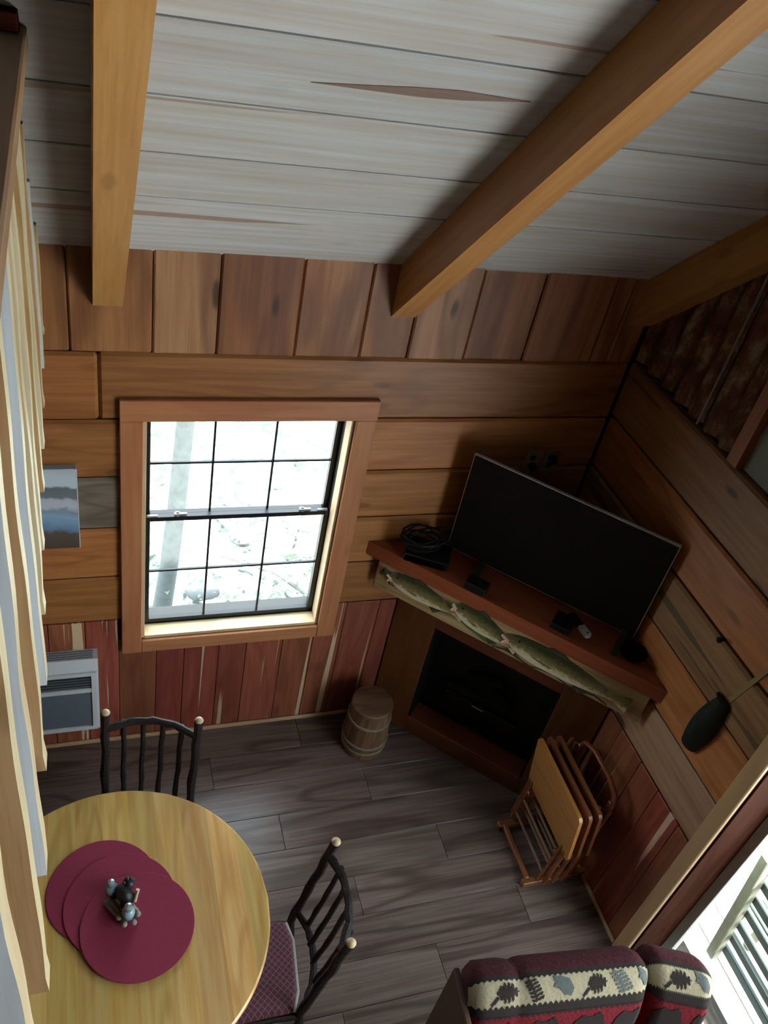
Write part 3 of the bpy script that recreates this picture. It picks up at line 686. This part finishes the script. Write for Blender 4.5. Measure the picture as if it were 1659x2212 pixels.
MB().lathe([(.03, 0), (.046, .008), (.056, .026), (.057, .034), (.05, .034), (.042, .018), (.02, .012)], (-.062, -.80, 1.2355), 28, .03).build('bowl', M['blackgloss'], ds, smooth=True)
for k in range(10):
    a = k*.628; MB().ball((-.062+.05*math.cos(a), -.80+.05*math.sin(a), 1.268), (.008, .008, .006), BX, 8, 5).build('bead', M['blackgloss'], ds, smooth=True)
# outlets
for k, xx in enumerate((-.312, -.220)):
    o = empty('wall_outlet', (xx, -.001, 1.66), ['ivory outlet plate above the television, left of the pair', 'ivory outlet plate above the television, right of the pair'][k], 'outlet', 'outlets above the television')
    bx((xx, -.003, 1.664), (.034, .003, .057), BX, .002).build('plate', M['ivory'], o)
    for dz in (-.022, .02): MB().prism([(xx+.014*math.cos(a), -.006, 1.664+dz+.014*math.sin(a)) for a in [i*math.pi/5 for i in range(10)]], (0, -.002, 0)).build('socket', M['black'], o)
    bx((xx+.004, -.022, 1.645 if k == 0 else 1.68), (.014, .015, .016), BX, .004).build('plug', M['black'], o)
# ------------------------------------------------------------------ keg
kg = empty('wooden_keg', (-.872, -.21, 0), 'small lidded wooden keg on the floor beside the fireplace', 'keg')
N_ = 16; KH = .315
for k in range(N_):
    a0, a1 = 2*math.pi*k/N_, 2*math.pi*(k+.97)/N_; v = []; f = []
    zs = [(0, .112), (.1, .117), (.2, .112), (KH, .100)]
    for z, r in zs:
        for a in (a0, (a0+a1)/2, a1): v.append((-.872+r*math.cos(a), -.21+r*math.sin(a), z))
        for a in (a1, (a0+a1)/2, a0): v.append((-.872+(r-.012)*math.cos(a), -.21+(r-.012)*math.sin(a), z))
    for j in range(3):
        for q in range(6): f.append((6*j+q, 6*j+(q+1) % 6, 6*j+6+(q+1) % 6, 6*j+6+q))
    f += [(0, 1, 2, 3, 4, 5), tuple(range(23, 17, -1))]
    MB().add(v, f).build('stave', M['keg'], kg, basis=BZ)
for z, r in ((.055, .117), (.10, .1195), (.245, .1105)):
    MB().lathe([(r-.004, z-.007), (r+.002, z-.006), (r+.002, z+.006), (r-.004, z+.007)], (-.872, -.21, 0), 28).build('hoop', M['twig'], kg, smooth=True)
MB().lathe([(.098, KH+.001), (.106, KH+.003), (.106, KH+.02), (.1, KH+.026), (.02, KH+.027)], (-.872, -.21, 0), 28).build('lid', M['keg'], kg, smooth=True)
# ------------------------------------------------------------------ folding tray tables on their stand
st = empty('tray_stand', (-.16, -.95, 0), 'reddish wooden stand with handle holding folded tray tables by the wall', 'stand')
for yy in (-.80, -1.10):
    bx((-.155, yy, .018), (.175, .016, .018), BX, .004).build('foot', M['traydark'], st, basis=BX)
    bx((-.075, yy, .33), (.016, .011, .30), BX, .004).build('upright', M['traydark'], st, basis=BZ)
    bx((-.155, yy, .27), (.09, .010, .014), BX, .004).build('bracket', M['traydark'], st, basis=BX)
hb = MB(); hb.tube([(-.075, -.79, .60), (-.07, -.81, .655), (-.068, -.88, .685), (-.068, -1.02, .685), (-.07, -1.09, .655), (-.075, -1.11, .60)], .011, 8); hb.build('handle', M['traydark'], st, smooth=True)
bx((-.075, -.95, .12), (.011, .14, .014), BX, .004).build('cross_bar', M['traydark'], st, basis=BY)
bx((-.30, -.95, .030), (.012, .14, .012), BX, .004).build('cross_bar', M['traydark'], st, basis=BY)
lbs = ['honey wood folding tray table, frontmost on the stand', 'folding tray table in the middle of the stand', 'folding tray table rearmost on the stand, next to the handle']
for k in range(3):
    x0 = -.235+.048*k
    t = empty('tray_table', (x0, -.955, .04), lbs[k], 'tray table', 'folded tray tables on the stand')
    tilt = V((-.16, 0, 1)).normalized(); bt = (Y, tilt, Y.cross(tilt))
    c = V((x0, -.955, .475))
    # tray top: rounded slab
    pr = []; w_, h_, rr = .215, .178, .025
    for cx, cy_, a0 in ((w_-rr, h_-rr, 0), (-w_+rr, h_-rr, 90), (-w_+rr, -h_+rr, 180), (w_-rr, -h_+rr, 270)):
        for q in range(4):
            a = math.radians(a0+q*30); pr.append((cx+rr*math.cos(a), cy_+rr*math.sin(a)))
    MB().prism([c+bt[0]*p+bt[1]*q for p, q in pr], bt[2]*-.016).build('tray_top', M['tray' if k == 0 else 'traydark'], t, basis=bt)
    for yy in (-.80+.02, -1.10+-.01):
        for off in (.0, .014):
            yy2 = yy + (.024 if yy > -.9 else -.024)*(off > 0)
            MB().tube([V((x0+.045-.5*off, yy2, .62)), V((x0-.02+off, yy2, .05))], .0095, 6).build('leg', M['traydark'], t)
    for zz, xx in ((.10, x0-.012), (.2, x0)):
        MB().tube([(xx, -.79, zz), (xx, -1.10, zz)], .007, 6).build('cross_dowel', M['dowel'], t)
# ------------------------------------------------------------------ wall heater and canvas print
ht = empty('wall_heater', (-2.35, -.05, .187), 'white electric wall heater with dark grille low on the cedar wainscot', 'heater')
hx0, hx1, hz0, hz1 = -2.56, -2.166, .187, .675
MB().prism([(hx0, 0, hz0), (hx0, -.085, hz0+.03), (hx0, -.085, hz1-.05), (hx0, -.06, hz1), (hx0, 0, hz1)], (hx1-hx0, 0, 0)).build('case', M['white'], ht)
fr = MB()
for a in ((hx0+.01, hx1-.008, hz0+.035, hz0+.06), (hx0+.01, hx1-.008, hz1-.075, hz1-.055), (hx0+.01, hx0+.03, hz0+.06, hz1-.075), (hx1-.032, hx1-.008, hz0+.06, hz1-.075), (hx0+.03, hx1-.032, .49, .515)):
    fr.box(((a[0]+a[1])/2, -.09, (a[2]+a[3])/2), ((a[1]-a[0])/2, .006, (a[3]-a[2])/2), BX, .002)
fr.build('front_frame', M['white'], ht)
bx(((hx0+hx1)/2, -.087, .367), ((hx1-hx0)/2-.035, .003, .118), BX, .001).build('lower_grille', M['greymetal'], ht)
bx(((hx0+hx1)/2, -.0855, .555), ((hx1-hx0)/2-.035, .002, .04), BX, .001).build('outlet_slot', M['darkgrey'], ht)
for k in range(4): bx(((hx0+hx1)/2, -.0885, .527+.017*k), ((hx1-hx0)/2-.035, .002, .0025), BX, 0).build('louver', M['greymetal'], ht)
for k in range(4): bx(((hx0+hx1)/2, -.012-.013*k, hz1+.0015), ((hx1-hx0)/2-.02, .002, .0015), BX, 0).build('top_slot', M['greymetal'], ht)
cv = empty('canvas_print', (-2.45, -.015, 1.306), 'canvas print of a snowy blue river hung left of the window', 'picture')
bx((-2.455, -.016, 1.50), (.238, .0155, .194), BX, .002).build('stretched_canvas', M['canvas'], cv, org=(-2.455, -.016, 1.5))
bx((-2.2155, -.016, 1.50), (.0012, .0152, .193), BX, 0).build('canvas_edge', M['white'], cv)
# ------------------------------------------------------------------ things on the right wall
hk = MB(); hk.tube([(0, -1.094, 1.651), (-.022, -1.094, 1.653)], .006, 8); hk.ball((-.028, -1.094, 1.653), .012, BX, 10, 6)
tag(hk.build('wall_hook', M['black'], smooth=True), 'small black knob hook on a seam of the plank wall', 'hook')
po = empty('hanging_pouch', (-.02, -1.225, 1.18), 'dark green oval pouch hanging from a pale strap on the plank wall', 'pouch')
MB().grid(lambda u, v: V((-.004-.045*math.sin(math.pi*v)*(.65+.35*math.sin(math.pi*u)), -1.222+(.050*math.cos(math.pi*v))*(.55+.6*math.sin(math.pi*min(1, .12+u*.85))) + .03*(.5-u), 1.178+.30*u)), 12, 10).build('pouch_body', M['greenpouch'], po, smooth=True)
MB().tube([(-.012, -1.20, 1.475), (-.03, -1.222, 1.482), (-.012, -1.25, 1.478)], .009, 6).build('rim', M['black'], po)
MB().box((-.004, -1.272, 1.60), (.002, .009, .15), (X, V((0, 1, .24)).normalized(), V((0, -.24, 1)).normalized()), 0).build('strap', M['strap'], po)
# ------------------------------------------------------------------ round table
TC = V((-2.138, -1.288, 0)); TR = .503
ta = empty('round_table', tuple(TC), 'round golden oak pedestal table at the lower left', 'table')
sw = .093; k = 0; xx = -TR
while xx < TR-.001:
    x1 = min(xx+sw, TR); pts = []
    n = 8
    up_e = [(xx+(x1-xx)*q/n) for q in range(n+1)]
    top = [(a, math.sqrt(max(0, TR*TR-a*a))) for a in up_e]; bot = [(a, -b) for a, b in reversed(top)]
    poly = [p for i, p in enumerate(top+bot) if i == 0 or (V((p[0]-(top+bot)[i-1][0], p[1]-(top+bot)[i-1][1])).length > 1e-5)]
    if (V(poly[0])-V(poly[-1])).length < 1e-5: poly = poly[:-1]
    m = len(poly)
    def q3(p, z, s):
        r = math.hypot(*p); kk = s if r > TR-.002 else 1
        return TC+V((p[0]*kk, p[1]*kk, z))
    v = [q3(p, .718, .985) for p in poly]+[q3(p, .728, 1) for p in poly]+[q3(p, .744, 1) for p in poly]+[q3(p, .75, .988) for p in poly]
    f = [tuple(range(m-1, -1, -1)), tuple(range(3*m, 4*m))]
    for j in range(3): f += [(j*m+i, j*m+(i+1) % m, (j+1)*m+(i+1) % m, (j+1)*m+i) for i in range(m)]
    MB().add(v, f).build('stave', M['table'], ta, basis=BY)
    xx = x1; k += 1
MB().lathe([(.06, .03), (.075, .06), (.05, .14), (.045, .3), (.07, .42), (.05, .55), (.055, .68), (.2, .69), (.2, .717)], TC, 24).build('pedestal', M['tabledark'], ta, basis=BZ, smooth=True)
for a in (.4, 1.97, 3.54, 5.11):
    d = V((math.cos(a), math.sin(a), 0))
    MB().tube([TC+d*.04+Z*.13, TC+d*.18+Z*.09, TC+d*.34+Z*.03], [.035, .03, .026], 8).build('leg', M['tabledark'], ta)
mc = [((-2.182, -1.165), .752, 'round burgundy placemat, lowest of the stack, nearest the railing'), ((-2.128, -1.228), .757, 'round burgundy placemat, middle of the three on the oak table'), ((-2.077, -1.312), .762, 'round burgundy placemat, topmost of the stack, under the bear figurine')]
for (c, z, lb) in mc:
    o = MB().lathe([(.181, z-.002+.0002), (.1835, z), (.1835, z+.0015), (.1815, z+.0025)], (c[0], c[1], 0), 56)
    tag(o.build('placemat', M['burgundy']), lb, 'placemat', 'round burgundy placemats')
# bear figurine with shakers
FG = V((-2.128, -1.245, .766))
fg = empty('bear_figurine', tuple(FG), 'black bear figurine on a twig raft holding glass shakers, on the placemats', 'figurine')
bs = MB()
for k in range(5):
    a = -.5+.02*k; off = (k-2)*.013
    d = V((math.cos(2.2), math.sin(2.2), 0)); s_ = V((-d.y, d.x, 0))
    bs.tube([FG+s_*off-d*.052+Z*.010, FG+s_*off+Z*.011, FG+s_*off+d*.052+Z*.010], .0085, 7)
bs.build('twig_raft', M['twig'], fg)
by = V((-.5, .85, 0)).normalized()                       # bear axis
bb = MB(); b3 = (by, V((-by.y, by.x, 0)), Z)
bb.ball(FG+V((.012, .022, .052)), (.036, .026, .03), b3)
bb.ball(FG+V((.028, .044, .074)), (.021, .019, .018), b3); bb.ball(FG+V((.042, .05, .071)), (.011, .009, .008), b3, 10, 6)
for s_ in (-1, 1):
    bb.ball(FG+V((.024, .044, .09))+b3[1]*s_*.013, .006, BX, 8, 5)
    for q in (-.02, .022): bb.tube([FG+V((.012, .022, .045))+by*q+b3[1]*s_*.016, FG+V((.012, .022, .018))+by*q*1.2+b3[1]*s_*.019], [.012, .009], 7)
bb.build('bear', M['bear'], fg, smooth=True)
for k, (dx, dy, z0) in enumerate(((-.028, .052, .02), (.022, -.04, .02))):
    s_ = MB(); s_.lathe([(.014, 0), (.021, .008), (.022, .03), (.017, .042), (.012, .047)], FG+V((dx, dy, z0)), 18)
    o = s_.build('shaker', M['shaker'], fg, smooth=True)
    MB().lathe([(.014, .047), (.0145, .058), (.011, .066), (.004, .069)], FG+V((dx, dy, z0)), 16).build('shaker_cap', M['pewter'], o, smooth=True)
for k in range(6):
    a = k*1.05; MB().ball(FG+V((.022+.030*math.cos(a), -.04+.030*math.sin(a), .02)), (.011, .011, .009), BX, 8, 5).build('pebble', M['twig'], fg, smooth=True)
MB().tube([FG+V((.045, .0, .03)), FG+V((.052, .012, .055)), FG+V((.056, .018, .07))], [.006, .006, .007], 7).build('twig', M['cutend'], fg)

# ------------------------------------------------------------------ hickory stick chairs
def wob(pts, rad, nm, par, amp=.004, n=9, sides=8):
    pts = [V(p) for p in pts]; L_ = len(pts)-1; out = []; rr = []
    ph = U_(0, 6)
    for k in range(n+1):
        t = k/n*L_; i = min(int(t), L_-1); p = pts[i].lerp(pts[i+1], t-i)
        w = amp if 0 < k < n else 0
        out.append(p + V((math.sin(k*1.9+ph), math.cos(k*2.3+ph), .3*math.sin(k*1.3)))*w); rr.append(rad*(1+.12*math.sin(k*2.7+ph)))
    return MB().tube(out, rr, sides).build(nm, M['bark'], par, smooth=True)
def make_chair(label):
    c = empty('hickory_chair', (0, 0, 0), label, 'chair', 'hickory stick chairs')
    for s_ in (-1, 1):
        o = wob([(s_*.155, -.05, 0), (s_*.163, 0, .45), (s_*.168, -.055, .75), (s_*.172, -.10, .985)], .0165, 'back_post', c, .003, 12)
        MB().lathe([(.0165, .983), (.0172, .988), (.012, .997), (.004, 1.0)], (s_*.172, -.10, 0), 12).build('cut_end', M['cutend'], o, smooth=True)
        wob([(s_*.185, .385, 0), (s_*.175, .375, .44)], .016, 'leg', c, .003)
        wob([(s_*.16, -.02, .2), (s_*.18, .38, .2)], .010, 'stretcher', c, .002)
        wob([(s_*.162, -.0, .43), (s_*.176, .375, .43)], .013, 'seat_rail', c, .002)
    wob([(-.18, .38, .25), (.18, .38, .25)], .010, 'stretcher', c, .002)
    wob([(-.175, .375, .43), (.175, .375, .43)], .013, 'seat_rail', c, .002)
    bow = lambda y0, z, d: [(-.165, y0, z), (-.08, y0-d, z+.012), (0, y0-d*1.25, z+.016), (.08, y0-d, z+.012), (.165, y0, z)]
    wob(bow(-.082, .915, .035), .0145, 'top_rail', c, .002, 12)
    wob(bow(-.015, .53, .035), .013, 'lower_rail', c, .002, 12)
    for k in range(4):
        x = -.105+.07*k; dy = .033*(1-abs(x)*3)
        wob([(x*.97, -.042-dy*.3, .535), (x, -.075-dy*.5, .72), (x*1.03, -.112-dy*.3, .925)], .0105, 'spindle', c, .0025, 7)
    # seat
    w0, w1 = .155, .19
    out = [(-w0, .02), (-.09, .0), (.09, .0), (w0, .02), (w1-.01, .30), (w1-.03, .385), (-w1+.03, .385), (-w1+.01, .30)]
    m = len(out); v = [(x, y, .445) for x, y in out]+[(x, y, .462) for x, y in out]+[(x*.94, y*.94+.012, .478) for x, y in out]+[(x*.6, y*.6+.08, .484) for x, y in out]
    f = [tuple(range(m-1, -1, -1)), tuple(range(3*m, 4*m))]
    for j in range(3): f += [(j*m+i, j*m+(i+1) % m, (j+1)*m+(i+1) % m, (j+1)*m+i) for i in range(m)]
    st_ = MB().add(v, f).build('seat', M['lattice'], c, smooth=True)
    MB().tube([(x*1.01, y-.003 if y < .1 else y, .456) for x, y in out[:4]], .006, 6).build('piping', M['seatrim'], st_)
    return c
ch1 = make_chair('dark hickory stick chair between the table and the window wall')
ch2 = copy_tree(ch1); ch2['label'] = 'dark hickory stick chair with burgundy lattice seat, right of the table'
def place(o, x, y, fx, fy):
    a = math.atan2(fy, fx) - math.pi/2
    o.matrix_basis = Matrix.Translation((x, y, 0)) @ Matrix.Rotation(a, 4, 'Z')
place(ch1, -2.006, -.742, -.243, -.97); place(ch2, -1.533, -1.420, -.993, .10)

# ------------------------------------------------------------------ lodge-pattern love seat at lower right
so = empty('love_seat', (-.65, -2.15, 0), 'love seat with pinecone band and red animal pattern cushions, lower right', 'sofa')
sa = -.115; SD = V((math.cos(sa), math.sin(sa), 0)); SF = V((math.sin(sa), -math.cos(sa), 0))    # along, toward the sitter
SO = V((-1.072, -1.672, 0))
BSO = (SD, -SF, Z)
# profile of the back cushion: (forward, height)
PR = [(.0, .50), (-.005, .80), (.012, .865), (.045, .905), (.085, .915), (.125, .900), (.165, .855), (.195, .79), (.215, .70), (.225, .60), (.20, .47)]
def prof(v):
    t = v*(len(PR)-1); i = min(int(t), len(PR)-2); a, b = PR[i], PR[i+1]; f = t-i
    p0 = PR[max(0, i-1)]; p3 = PR[min(len(PR)-1, i+2)]
    cr = lambda q: .5*((2*a[q])+(-p0[q]+b[q])*f+(2*p0[q]-5*a[q]+4*b[q]-p3[q])*f*f+(-p0[q]+3*a[q]-3*b[q]+p3[q])*f**3)
    return cr(0), cr(1)
def cushion(u0, u1, dz, fo, sag):
    def S(u, v, lift=0.0):
        x = u0+(u1-u0)*u; a, h = prof(v); e = min(u, 1-u)*(u1-u0)
        k = 1-.45*max(0, 1-e/.05)**2.0
        cr = 1-sag*math.exp(-((x-.17)/.02)**2)
        cx, cz = .10, .70
        a2 = cx+(a-cx)*k*cr + fo(x); h2 = cz+(h-cz)*(k*.35+.65)*cr + dz
        n_a, n_h = a-cx, h-cz; q = math.hypot(n_a, n_h) or 1
        return SO+SD*x+SF*(a2+lift*n_a/q)+Z*(h2+lift*n_h/q)
    return S
def band(S, v0, v1, m, nm, par, nu=30, nv=6):
    return MB().grid(lambda u, v: S(u, v0+(v1-v0)*v), nu, nv).build(nm, M[m], par, smooth=True, fix=False)
def motif(S, u0, u1, v0, v1, polys, m, nm, par):
    """woven-in figure: many small cells lying on the plush surface"""
    def inside(x, y, poly):
        c = False; j = len(poly)-1
        for i in range(len(poly)):
            xi, yi = poly[i]; xj, yj = poly[j]
            if (yi > y) != (yj > y) and x < (xj-xi)*(y-yi)/(yj-yi)+xi: c = not c
            j = i
        return c
    mb = MB(); nx, ny = 30, 22
    pt = lambda x, y: S(u0+(u1-u0)*x, v0+(v1-v0)*(1-y), .0022)
    for i in range(nx):
        for j in range(ny):
            x, y = (i+.5)/nx, (j+.5)/ny
            if any(inside(x, y, p) for p in polys):
                mb.add([pt(i/nx, j/ny), pt((i+1)/nx, j/ny), pt((i+1)/nx, (j+1)/ny), pt(i/nx, (j+1)/ny)], [(0, 1, 2, 3)])
    return mb.build(nm, M[m], par, fix=False)
def cone_poly():
    out = [[(.0, .1), (.06, .0), (.3, .3), (.24, .38)]]
    for k in range(5):                                     # scales in overlapping tiers
        x = .26+.13*k; h = (.30, .42, .44, .36, .2)[k]
        out.append([(x, .5), (x+.10, .5+h), (x+.16, .5+h*.7), (x+.13, .5)]); out.append([(x, .5), (x+.13, .5), (x+.16, .5-h*.75), (x+.10, .5-h)])
    out.append([(.25, .42), (.9, .44), (1.0, .52), (.9, .58), (.25, .56)])
    return out
def twig_poly():
    out = [[(.1, .95), (.2, 1.0), (.62, .1), (.54, .05)]]
    for k in range(6):
        y = .85-.14*k; x = .2+.07*k
        out.append([(x, y), (x+.34, y+.12), (x+.36, y+.02), (x+.03, y-.08)]); out.append([(x, y), (x-.2, y+.0), (x-.22, y-.1), (x, y-.09)])
    return out
def leaf_poly(): return [[(.2, .75), (.4, .95), (.75, .8), (.95, .4), (.8, .15), (.5, .2), (.25, .45)], [(0, 1), (.1, .7), (.3, .75), (.35, .95)], [(0, .5), (.2, .45), (.3, .7), (.1, .7)]]
def bear_poly(): return [[(.02, .0), (.0, .5), (.1, .82), (.3, .95), (.55, .9), (.7, .96), (.78, 1.0), (.86, .92), (.92, .84), (1, .68), (.97, .6), (.82, .56), (.84, 0), (.68, 0), (.64, .32), (.34, .32), (.28, 0)]]
def teeth_poly(n): return [[((k+.05)/n, 0), ((k+.95)/n, 0), ((k+.5)/n, 1)] for k in range(n)]
V1, V2 = .40, .43
VC = .60
fo0 = lambda x: 0.0
def build_cushion(nm, S, par, motifs, animals):
    c = band(S, 0, V1, 'maroon', nm, par, 30, 12)
    band(S, V1, V2, 'darkmotif', 'dark_trim', c, 30, 3)
    band(S, V2, VC, 'creamplush', 'cream_band', c, 30, 6)
    band(S, VC, VC+.045, 'darkmotif', 'zigzag_trim', c, 30, 3)
    band(S, VC+.045, 1, 'redplush', 'red_front', c, 30, 12)
    for end in (0.0, 1.0):
        mb = MB(); ring = [S(end, k/24) for k in range(25)]; cen = sum(ring, V((0, 0, 0)))/25
        mb.add([cen]+ring, [(0, i+1, i+2) for i in range(24)]); mb.build('end_cap', M['maroon'], c)
    for (u0, u1, pl, m) in motifs: motif(S, u0, u1, V2+.012, VC-.012, pl, m, 'pinecone_motif' if pl else 'motif', c)
    for (u0, u1) in animals: motif(S, u0, u1, VC+.075, VC+.30, bear_poly(), 'darkmotif', 'animal_motif', c)
    mb = MB(); n = 34
    for k in range(n):                                     # saw-tooth edges of the dark trims
        a, m_, b_ = k/n, (k+.5)/n, (k+1)/n
        for (va, vb) in ((V2-.002, V2+.016), (VC+.002, VC-.016), (VC+.043, VC+.062)):
            mb.add([S(a, va, .0018), S(m_, vb, .0018), S(b_, va, .0018)], [(0, 1, 2)])
    tag(mb.build('zigzag_edge', M['darkmotif'], c, fix=False), kind='stuff')
    return c
S1 = cushion(.0, .645, 0, fo0, .06)
S2 = cushion(.648, .868, .0, lambda x: -.012+.30*(x-.648), 0)
build_cushion('back_cushion', S1, so, [(.10, .26, cone_poly(), 'darkmotif'), (.29, .40, twig_poly(), 'darkmotif'), (.44, .56, leaf_poly(), 'greymotif'), (.60, .74, cone_poly(), 'darkmotif'), (.76, .90, twig_poly(), 'greymotif'), (.92, .99, leaf_poly(), 'greymotif')], [(.06, .26), (.31, .5), (.56, .76), (.8, .98)])
build_cushion('back_cushion', S2, so, [(.18, .6, cone_poly(), 'darkmotif'), (.66, .92, leaf_poly(), 'greymotif')], [(.1, .55), (.68, .98)])
def sbox(x0, x1, f0, f1, z0, z1, nm, m, ch=.02):
    c = SO+SD*((x0+x1)/2)+SF*((f0+f1)/2)+Z*((z0+z1)/2)
    return MB().box(c, ((x1-x0)/2, (f1-f0)/2, (z1-z0)/2), BSO, ch).build(nm, M[m], so, basis=BSO)
sbox(.0, .64, .012, .10, .08, .82, 'back_frame', 'leather', .025)
sbox(-.016, .004, .012, .24, .06, .83, 'side_panel', 'leather', .006)
sbox(.0, .86, .10, .85, .10, .30, 'base', 'leather', .02)
sbox(.01, .85, .22, .86, .302, .46, 'seat_cushion', 'redplush', .04)
for a, b in ((.0, .0), (.80, .0), (.0, .78), (.80, .78)): sbox(a, a+.06, b+.0, b+.06, 0, .079, 'foot', 'traydark', .005)

# ------------------------------------------------------------------ outside: deck with bench, ground, trees
dk = empty('porch_deck', (1.6, -3, -.1), 'bright sunlit plank deck outside the glass door', 'deck')
x = .215
while x < 3.4:
    bx((x+.068, -3.0, -.055), (.0665, 4.0, .018), BX, .004).build('plank', M['deck'], dk, basis=BY); x += .14
bx((1.8, -3.0, -.12), (1.58, 4.0, .04), BX, 0).build('joist_frame', M['benchend'], dk)
be = empty('porch_bench', (.5, -2.3, -.036), 'slatted grey green porch bench with its back to the glass door', 'bench')
lean = V((-.19, 0, .92)).normalized(); bl = (lean, Y, lean.cross(Y))
for yy in (-1.575, -3.0):
    c = V((.365, yy, .442)); MB().box(c, (.465, .022, .022), bl, .004).build('end_post', M['benchend'], be)
    bx((.68, yy, .19), (.022, .022, .225), BX, .004).build('leg', M['benchend'], be)
    bx((.56, yy, .39), (.16, .021, .02), BX, .004).build('seat_support', M['benchend'], be)
for k in range(7):
    c = V((.365, -2.29, .44)) + lean*(-.375+.125*k) - bl[2]*.031
    MB().box(c, (.030, .735, .009), bl, .004).build('back_slat', M['bench'], be)
for k in range(5): bx((.47+.07*k, -2.29, .4195), (.024, .735, .009), BX, .004).build('seat_slat', M['bench'], be)
gr = empty('ground', (0, 6, -1.9), kind='structure')
MB().grid(lambda u, v: V((-14+28*u, -9+34*v, -1.95+.12*math.sin(u*31)*math.cos(v*27)+.05*math.sin(u*90+v*60))), 60, 70).build('leaf_litter', M['ground'], gr, smooth=True)
t = empty('tree', (-1.62, 2.6, -1.95), 'slim pale tree trunk seen through the left panes of the window', 'tree')
MB().tube([(-1.66, 2.5, -2.05), (-1.58, 2.5, -1.2), (-1.54, 2.5, -.6), (-1.50, 2.5, .2), (-1.44, 2.5, 1.2), (-1.4, 2.5, 2.6)], [.085, .075, .07, .066, .06, .05], 12).build('trunk', M['trunk'], t, smooth=True)
for a, b in (((-1.45, 2.5, 1.1), (-.9, 2.7, 1.8)), ((-1.43, 2.5, 1.5), (-2.0, 2.4, 2.2))): MB().tube([a, b], [.025, .01], 6).build('branch', M['trunk'], t)
def leaves(nm, c, r, n, m, par=None):
    mb = MB()
    for k in range(n):
        p = V(c)+V((random.gauss(0, r[0]), random.gauss(0, r[1]), abs(random.gauss(0, r[2])))); a = U_(0, 6.28); b = U_(-.6, .6); l = U_(.03, .07)
        d = V((math.cos(a), math.sin(a), b)).normalized(); s_ = V((-d.y, d.x, U_(-.4, .4))).normalized()*l*.35
        mb.add([p, p+d*l*.5+s_, p+d*l, p+d*l*.5-s_], [(0, 1, 2, 3)])
    o = mb.build(nm, M[m], par, fix=False); return o
for k, (c, lb) in enumerate((((-.3, 3.4, -1.85), 'pale leafy shrub outside the right-hand window panes'), ((-.95, 2.2, -1.85), 'low pale undergrowth outside the lower middle window panes'))):
    s_ = empty('shrub', c, lb, 'shrub')
    o = leaves('foliage', c, (.35, .35, .3), 260, 'leaf', s_); o['kind'] = 'stuff'
    MB().tube([V(c)-Z*.2, V(c)+V((.1, .1, .4))], [.015, .008], 6).build('stem', M['branch'], s_)
for k, (x, y, r, lb) in enumerate(((-1.22, 2.9, .12, 'pale rock on the ground beyond the left window panes'), (-1.0, 1.75, .13, 'larger pale rock low beyond the middle window panes'), (-.75, 3.6, .1, 'small pale rock farther up beyond the window'))):
    tag(MB().ball((x, y, -1.9), (r*1.3, r, r*.7), BX, 12, 8, lambda d: 1+.12*math.sin(5*d.x+3*d.y)).build('rock', M['rock'], smooth=True), lb, 'rock')
for k, (a, b, lb) in enumerate((((-1.0, 3.3, -1.85), (-.2, 2.5, -1.83), 'bare fallen branch crossing the ground beyond the upper window panes'), ((-1.3, 1.5, -1.86), (-.5, 2.1, -1.84), 'bare fallen branch beyond the lowest window panes'))):
    a, b = V(a), V(b); m_ = a.lerp(b, .5)+V((.06, .05, .04))
    q = MB(); q.tube([a, m_, b], [.03, .026, .014], 7)
    for t_ in (.3, .55, .75): q.tube([a.lerp(b, t_), a.lerp(b, t_)+V((U_(-.1, .25), U_(.1, .3), .1))], [.012, .005], 5)
    tag(q.build('fallen_branch', M['branch']), lb, 'branch')
